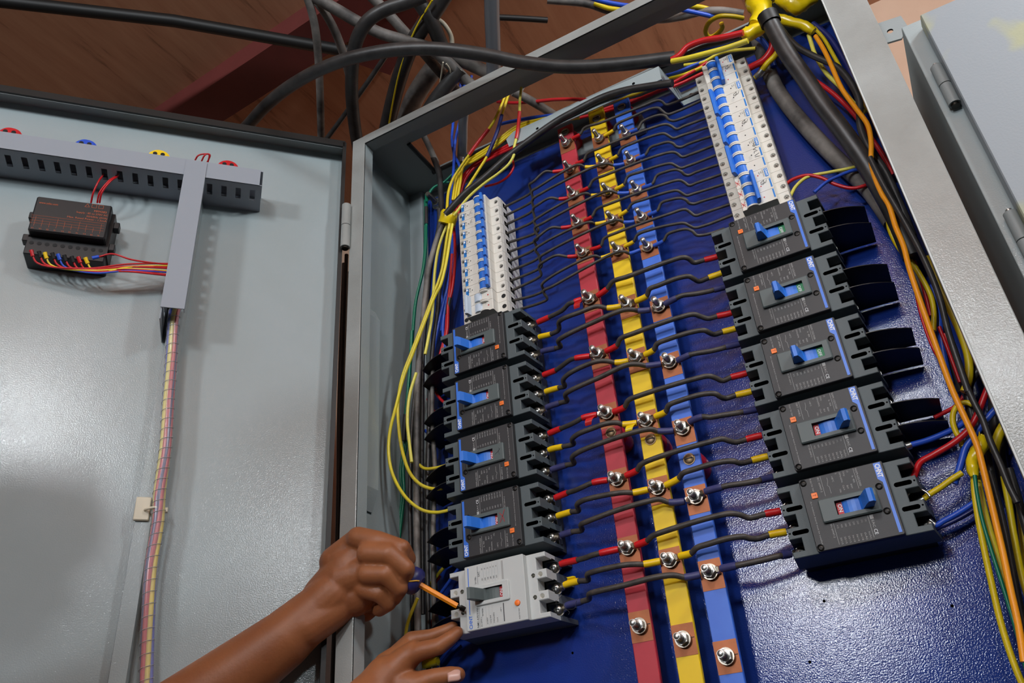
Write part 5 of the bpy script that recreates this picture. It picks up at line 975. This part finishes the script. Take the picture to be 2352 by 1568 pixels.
for lab, ps, d, c, z0, z1, ex in (
    ('yellow conductor with bare lug at the lowest right breaker', [(700, 180), (745, 150), (790, 115), (870, 65), (960, 0), (1040, -50)], 14, 'w_gold', .04, .045, [(0, 1.1, 'steel', 'ferrule')]),
    ('blue conductor with bare lug at the lowest right breaker', [(780, 320), (830, 355), (900, 320), (1000, 265), (1130, 180), (1200, 120)], 13, 'w_blue', .035, .03, [(0, 1.1, 'steel', 'ferrule')]),
    ('dark blue wire under the blue conductor, lowest right', [(840, 380), (1000, 310), (1140, 230), (1200, 190)], 11, 'w_navy', .015, .015, None),
    ('outermost yellow cable running to the lower right corner', [(1128, -40), (1132, 80), (1155, 260), (1200, 500), (1260, 780), (1340, 1120), (1430, 1400), (1510, 1600)], 15, 'w_gold', .055, .06, None),
    ('green striped yellow wire inside the outermost yellow cable', [(1135, -30), (1150, 90), (1190, 300), (1260, 540), (1350, 820), (1430, 1080), (1490, 1300), (1540, 1500)], 9, 'w_green', .068, .07, None),
    ('yellow cable between the green stripe and the orange cable', [(1150, -40), (1175, 90), (1225, 300), (1300, 560), (1370, 790), (1450, 1080), (1530, 1400)], 16, 'w_yellow', .05, .055, None),
    ('black cable right of the orange cable running down', [(1250, -60), (1310, 150), (1370, 400), (1430, 700), (1500, 1050), (1560, 1300)], 15, 'cable_black', .06, .06, None),
    ('yellow cable right of the black cables, low right', [(1360, -20), (1400, 200), (1440, 450), (1500, 750), (1560, 950)], 16, 'w_gold', .04, .04, None),
    ('dark cable at the extreme right low edge', [(1400, -80), (1460, 120), (1530, 380), (1600, 600)], 18, 'cable_black', .05, .05, None),
    ('yellow cable deep in the lower right gap', [(1480, 200), (1500, 400), (1540, 700)], 16, 'w_gold', .015, .015, None)):
    cable(lab, k7, ps, d, c, z0, z1, extra=ex)
m = MB(); c = PP(2110, 1148, .05); m.tube([(c.x + .011 * math.cos(a), c.y + .011 * math.sin(a), .05) for a in [.1 + i * 2.9 / 14 for i in range(15)]], .0012, 'steel', 8); thing('lug_ring', m, 'bright open ring lug on the lowest right breaker\'s middle terminal', 'cable lug')
thing('string', hw, 'thin frayed strands hanging from the white moulded breaker\'s terminals', 'string', at(M_PL, (LX - .0005, LY - .0878, 0)))
# cables standing in the gap between door and frame
for i, (x0, x1, d, c) in enumerate(((786, 772, 11, 'cable_black'), (779, 763, 9, 'cable_shiny'), (790, 779, 8, 'cable_black'))):
    cable('black cable hanging in the slit between door and frame, %s' % ('middle one', 'nearest the door', 'nearest the frame')[i], ID, [(x0 + 10, 585 + i * 20), (x0, 900), (x0 - 4, 1200), (x1, 1568), (x1 - 4, 1700)], d, c, .0 - i * .01, .0)
m = MB(); a = PP(770, 1440, WN + .01); m.box(a.x - .12, a.x + .25, a.y - .5, a.y, WN + .001, WN + .01, 'print_white'); thing('notice_board', m, 'white board on the back wall seen through the door slit', 'board')
# ================================================================ the electrician's arms and the screwdriver
def capsule(mb, a, b, ra, rb, seg=20):
    a = Vector(a); b = Vector(b); d = b - a; L = d.length; seg = 40 if max(ra, rb) > .03 else seg
    if L < 1e-6: mb.ball(a, ra, ra, ra, 'skin', seg, 12); return
    M = d.to_track_quat('Z', 'Y').to_matrix(); v = []; rings = []
    for k in range(7): t = PI / 2 * k / 6; rings.append((-ra * math.cos(t), ra * math.sin(t)))
    for k in range(1, 8): t = k / 8; rings.append((L * t, ra + (rb - ra) * t))
    for k in range(7): t = PI / 2 * (1 - k / 6); rings.append((L + rb * math.cos(t), rb * math.sin(t)))
    n = len(rings)
    for z, r in rings:
        for i in range(seg): q = 2 * PI * i / seg; v.append(a + M @ Vector((max(r, 1e-5) * math.cos(q), max(r, 1e-5) * math.sin(q), z)))
    f = [(k * seg + i, k * seg + (i + 1) % seg, (k + 1) * seg + (i + 1) % seg, (k + 1) * seg + i) for k in range(n - 1) for i in range(seg)]
    f += [list(range(seg))[::-1], [(n - 1) * seg + i for i in range(seg)]]
    mb.add(v, f, 'skin', True)
def limb(mb, ch):
    P = [(tuple(PP(x, y, n)), r / 1000) for x, y, n, r in ch]
    for (a, ra), (b, rb) in zip(P, P[1:]): capsule(mb, a, b, ra, rb)
def skin_obj(name, mb, parent, voxel=.0014, smooth=9, col='skin'):
    c = own(mb); me0 = mb.mesh('s'); a = bpy.data.objects.new('s', me0); C.objects.link(a)
    m1 = a.modifiers.new('r', 'REMESH'); m1.mode = 'VOXEL'; m1.voxel_size = voxel; m1.use_smooth_shade = True
    m2 = a.modifiers.new('s', 'SMOOTH'); m2.factor = .5; m2.iterations = smooth
    dg = bpy.context.evaluated_depsgraph_get(); dg.update(); me = bpy.data.meshes.new_from_object(a.evaluated_get(dg)); bpy.data.objects.remove(a)
    me.materials.clear(); me.materials.append(MATS[col]); o = bpy.data.objects.new(name, me); C.objects.link(o); o.parent = parent; o.matrix_basis = wm(parent).inverted() @ at(M_PL, c); return o
per = empty('person', at(M_PL, (-.80, -Z0, .80)), 'electrician reaching in with two bare brown arms, turning a screwdriver', 'person')
a = MB()
def link3(mb, ch):
    for (p, ra), (q, rb) in zip(ch, ch[1:]): capsule(mb, p, q, ra, rb)
ER = (-.83, .08, .38); EL = (-.65, -.02, .36); SR = (-.70, .17, .70); SL = (-.92, .19, .68); NB = (-.765, .31, .80)
link3(a, [(SR, .056), ((-.79, .12, .52), .047), (ER, .043), (tuple(PP(400, 1655, .235)), .045)])
link3(a, [(SL, .056), ((-.77, .085, .50), .049), (EL, .042), (tuple(PP(760, 1720, .15)), .038)])
link3(a, [(SR, .060), (NB, .075), (SL, .060)]); link3(a, [(NB, .085), ((-.82, .10, .86), .12), ((-.84, -.20, .86), .115), ((-.85, -.34, .86), .125)])
HD = Vector((-.685, .54, .795)); FW = Vector((.45, -.10, -.89)).normalized(); SD = FW.cross(Vector((0, 1, 0))).normalized(); UP = SD.cross(FW)
def hp(x, y, z): return HD + SD * x + UP * y + FW * z
link3(a, [(NB, .062), (hp(0, -.075, -.03), .054)]); link3(a, [(hp(0, .035, -.02), .080), (hp(0, .02, .012), .074)]); link3(a, [(hp(0, .0, .015), .064), (hp(0, -.050, .022), .052), (hp(0, -.082, .048), .024)])
link3(a, [(hp(-.028, -.048, .018), .038), (hp(.028, -.048, .018), .038)]); link3(a, [(hp(0, .02, .079), .008), (hp(0, -.016, .092), .010)]); link3(a, [(hp(-.011, -.020, .084), .009), (hp(.011, -.020, .084), .009)])
link3(a, [(hp(-.022, -.052, .074), .008), (hp(.022, -.052, .074), .008)]); link3(a, [(hp(-.018, -.062, .073), .008), (hp(.018, -.062, .073), .008)]); link3(a, [(hp(-.045, .03, .066), .012), (hp(.045, .03, .066), .012)])
for s in (-1, 1): link3(a, [(hp(s * .078, .014, -.014), .006), (hp(s * .086, .008, -.024), .007), (hp(s * .085, -.012, -.022), .007), (hp(s * .078, -.030, -.010), .006), (hp(s * .076, .010, -.012), .006)])
limb(a, [(400, 1655, .235, 45), (530, 1560, .205, 40), (650, 1470, .175, 34.5), (728, 1400, .152, 29.5), (762, 1368, .145, 29)])
limb(a, [(700, 1440, .165, 26), (775, 1395, .14, 22)])
limb(a, [(745, 1372, .142, 28), (800, 1305, .138, 27)]); limb(a, [(750, 1390, .140, 25), (815, 1370, .128, 24)])
limb(a, [(800, 1300, .138, 27), (838, 1262, .135, 19)]); limb(a, [(790, 1330, .14, 27), (850, 1310, .135, 21)]); limb(a, [(800, 1362, .130, 25), (838, 1352, .125, 21)])
limb(a, [(770, 1290, .145, 20), (822, 1236, .143, 14)])                      # thumb side of the back of the hand
limb(a, [(822, 1236, .150, 14.5), (868, 1243, .147, 13), (924, 1258, .138, 10.5), (938, 1283, .122, 9.5), (925, 1306, .108, 8.5)])   # index finger
limb(a, [(846, 1270, .153, 14.5), (893, 1272, .150, 12.8), (933, 1305, .137, 10.8), (932, 1338, .118, 9.5), (910, 1350, .108, 8.5)])  # middle finger
limb(a, [(846, 1318, .148, 13.5), (888, 1318, .145, 12), (918, 1350, .130, 10.3), (905, 1374, .114, 9), (880, 1372, .106, 8)])        # ring finger
limb(a, [(838, 1352, .138, 12.5), (872, 1362, .134, 10.8), (893, 1385, .122, 9.4), (872, 1400, .109, 8.4), (850, 1395, .104, 7.5)])     # little finger
limb(a, [(790, 1400, .118, 15), (840, 1405, .100, 12), (885, 1372, .092, 9.5), (905, 1345, .090, 8.5)])                               # thumb, behind the handle
b = a
limb(b, [(760, 1720, .15, 38), (820, 1640, .125, 33), (865, 1585, .105, 27), (885, 1555, .098, 25)])
limb(b, [(880, 1570, .098, 25), (925, 1520, .092, 17), (950, 1497, .090, 14)]); limb(b, [(885, 1575, .095, 23), (960, 1572, .088, 14)])
limb(b, [(890, 1530, .085, 18), (930, 1492, .080, 12)])
limb(b, [(938, 1508, .092, 13), (968, 1494, .092, 11), (1008, 1484, .088, 10), (1034, 1466, .082, 8.8), (1050, 1452, .074, 7.6)])       # index finger
limb(b, [(915, 1500, .078, 12), (945, 1468, .072, 10), (990, 1461, .066, 8.8), (1020, 1450, .060, 8.2), (1040, 1440, .056, 7.2)])         # middle finger
limb(b, [(905, 1585, .088, 17), (950, 1570, .085, 13.5), (1000, 1556, .080, 11), (1035, 1550, .072, 10.2), (1052, 1549, .068, 9)])          # thumb
limb(b, [(880, 1545, .065, 16), (915, 1505, .050, 10), (950, 1490, .042, 9), (975, 1487, .036, 8)])                                    # ring finger
limb(b, [(885, 1565, .055, 14), (925, 1530, .038, 9), (955, 1515, .030, 8)])                                                           # little finger
LA = skin_obj('body', a, per, .0019, 6)
def nail(p, q, up, w, l, parent):
    p = Vector(p); d = (Vector(q) - p).normalized(); up = Vector(up).normalized(); s = d.cross(up).normalized(); up = s.cross(d); v = []; f = []; nu, nv = 9, 8
    for i in range(nu):
        for j in range(nv):
            a = -1 + 2 * i / (nu - 1); t = j / (nv - 1); wd = w * (1 if t < .75 else math.sqrt(max(0, 1 - ((t - .75) / .25) ** 2 * .55))); v.append(p + d * (t * l) + s * (a * wd * .5) - up * (a * a * w * .16) - up * (t * t * .0008))
    for i in range(nu - 1):
        for j in range(nv - 1): f.append((i * nv + j, i * nv + j + 1, i * nv + nv + j + 1, i * nv + nv + j))
    m = MB(); m.add(v, f, 'nail', True); o = kid('fingernail', m, parent); s_ = o.modifiers.new('s', 'SOLIDIFY'); s_.thickness = .0006; return o
p0 = PP(1028, 1551, .0825); p1 = PP(1062, 1546, .0760); nail(p0, p1, (.05, .22, 1), .0135, .0150, LA)['label'] = 'pale pink thumbnail'
mat('shirt', (58, 66, 82), .85, bump=.4, bscale=700); mat('trousers', (40, 42, 50), .85); mat('hair', (18, 15, 14), .6, bump=.6, bscale=900); mat('eye_white', (225, 220, 214), .2)
m = MB(); link3(m, [(SR, .070), ((-.738, .148, .625), .062)]); link3(m, [(SL, .070), ((-.845, .135, .58), .062)]); link3(m, [(SR, .072), ((-.775, .25, .80), .088), (SL, .072)])
link3(m, [((-.785, .235, .80), .095), ((-.82, .10, .86), .135), ((-.84, -.20, .86), .130), ((-.85, -.36, .86), .138)]); link3(m, [((-.73, .11, .80), .095), ((-.90, .12, .79), .095)]); skin_obj('shirt', m, per, .004, 8, 'shirt')
m = MB()
for s, fx in ((-.10, -.02), (.09, .02)): link3(m, [((-.85 + s, -.38, .84), .105), ((-.85 + s + fx, -.80, .83), .072), ((-.85 + s + fx, -1.17, .86), .058)])
link3(m, [((-.93, -.36, .84), .12), ((-.77, -.36, .84), .12)]); skin_obj('trousers', m, per, .006, 6, 'trousers')
for s in (-.12, .11): m = MB(); link3(m, [((-.85 + s, -1.205, .88), .040), ((-.85 + s, -1.212, .68), .034)]); m.v = [(x, max(y, -1.2495), z) for x, y, z in m.v]; m.m = [0] * len(m.m); m.mats = ['black_plastic']; kid('shoe', m, per)
m = MB(); link3(m, [(hp(0, .050, -.030), .083), (hp(0, .050, .0), .078)]); link3(m, [(hp(0, .0, -.045), .070), (hp(0, -.03, -.040), .058)]); skin_obj('hair', m, per, .004, 4, 'hair')
for s in (-1, 1): m = MB(); m.ball(hp(s * .031, .012, .0705), .0115, .0115, .0115, 'eye_white', 14, 8); m.ball(hp(s * .031, .012, .0775), .0055, .0055, .0055, 'deep_black', 12, 6); kid('eye', m, per)
# screwdriver
dr = empty('screwdriver', at(M_PL, tuple(PP(950, 1335, .112))), 'screwdriver with navy handle and orange sleeved shaft, held in the fist', 'screwdriver')
h0 = PP(842, 1268, .142); h1 = PP(946, 1333, .1135); s0 = PP(966, 1343, .109); s1 = PP(1050, 1391, .0815); t1 = PP(1066, 1399, .0755)
ax = (h1 - h0).normalized(); m = MB(); S = []; ln = (PP(965, 1342, .1095) - h0).length
prof_ = [(0, .010), (.1, .014), (.3, .0145), (.55, .0120), (.70, .0125), (.82, .0165), (.90, .0170), (.96, .0150), (1.0, .0100)]
e = PP(966, 1343, .109); m.tube([h0 + (e - h0) * t for t, _ in prof_], [r for _, r in prof_], 'driver_navy', 24); kid('handle', m, dr)
m = MB(); u = ax.orthogonal().normalized(); w_ = ax.cross(u); L_ = e - h0
for k in range(3):
    a0 = k * 2 * PI / 3 + .6; pts = []
    for i in range(12): t = .62 + .36 * i / 11; r = np.interp(t, [q[0] for q in prof_], [q[1] for q in prof_]) + .0002; a = a0 + .5 * math.sin(i / 11 * PI); pts.append(h0 + L_ * t + (u * math.cos(a) + w_ * math.sin(a)) * r)
    m.tube(pts, .0009, 'driver_gold', 6)
kid('grip_line', m, dr)
m = MB(); m.cyl(s0 - (s1 - s0) * .1, s1, .0037, 'driver_orange', 6, smooth=False, r2=.0035); kid('shaft_sleeve', m, dr)
m = MB(); m.cyl(s1, t1, .0021, 'dark_steel', 12); m.cyl(s1 + (t1 - s1) * .45, t1 + (t1 - s1) * .1, .0033, 'dark_steel', 12); kid('tip', m, dr)
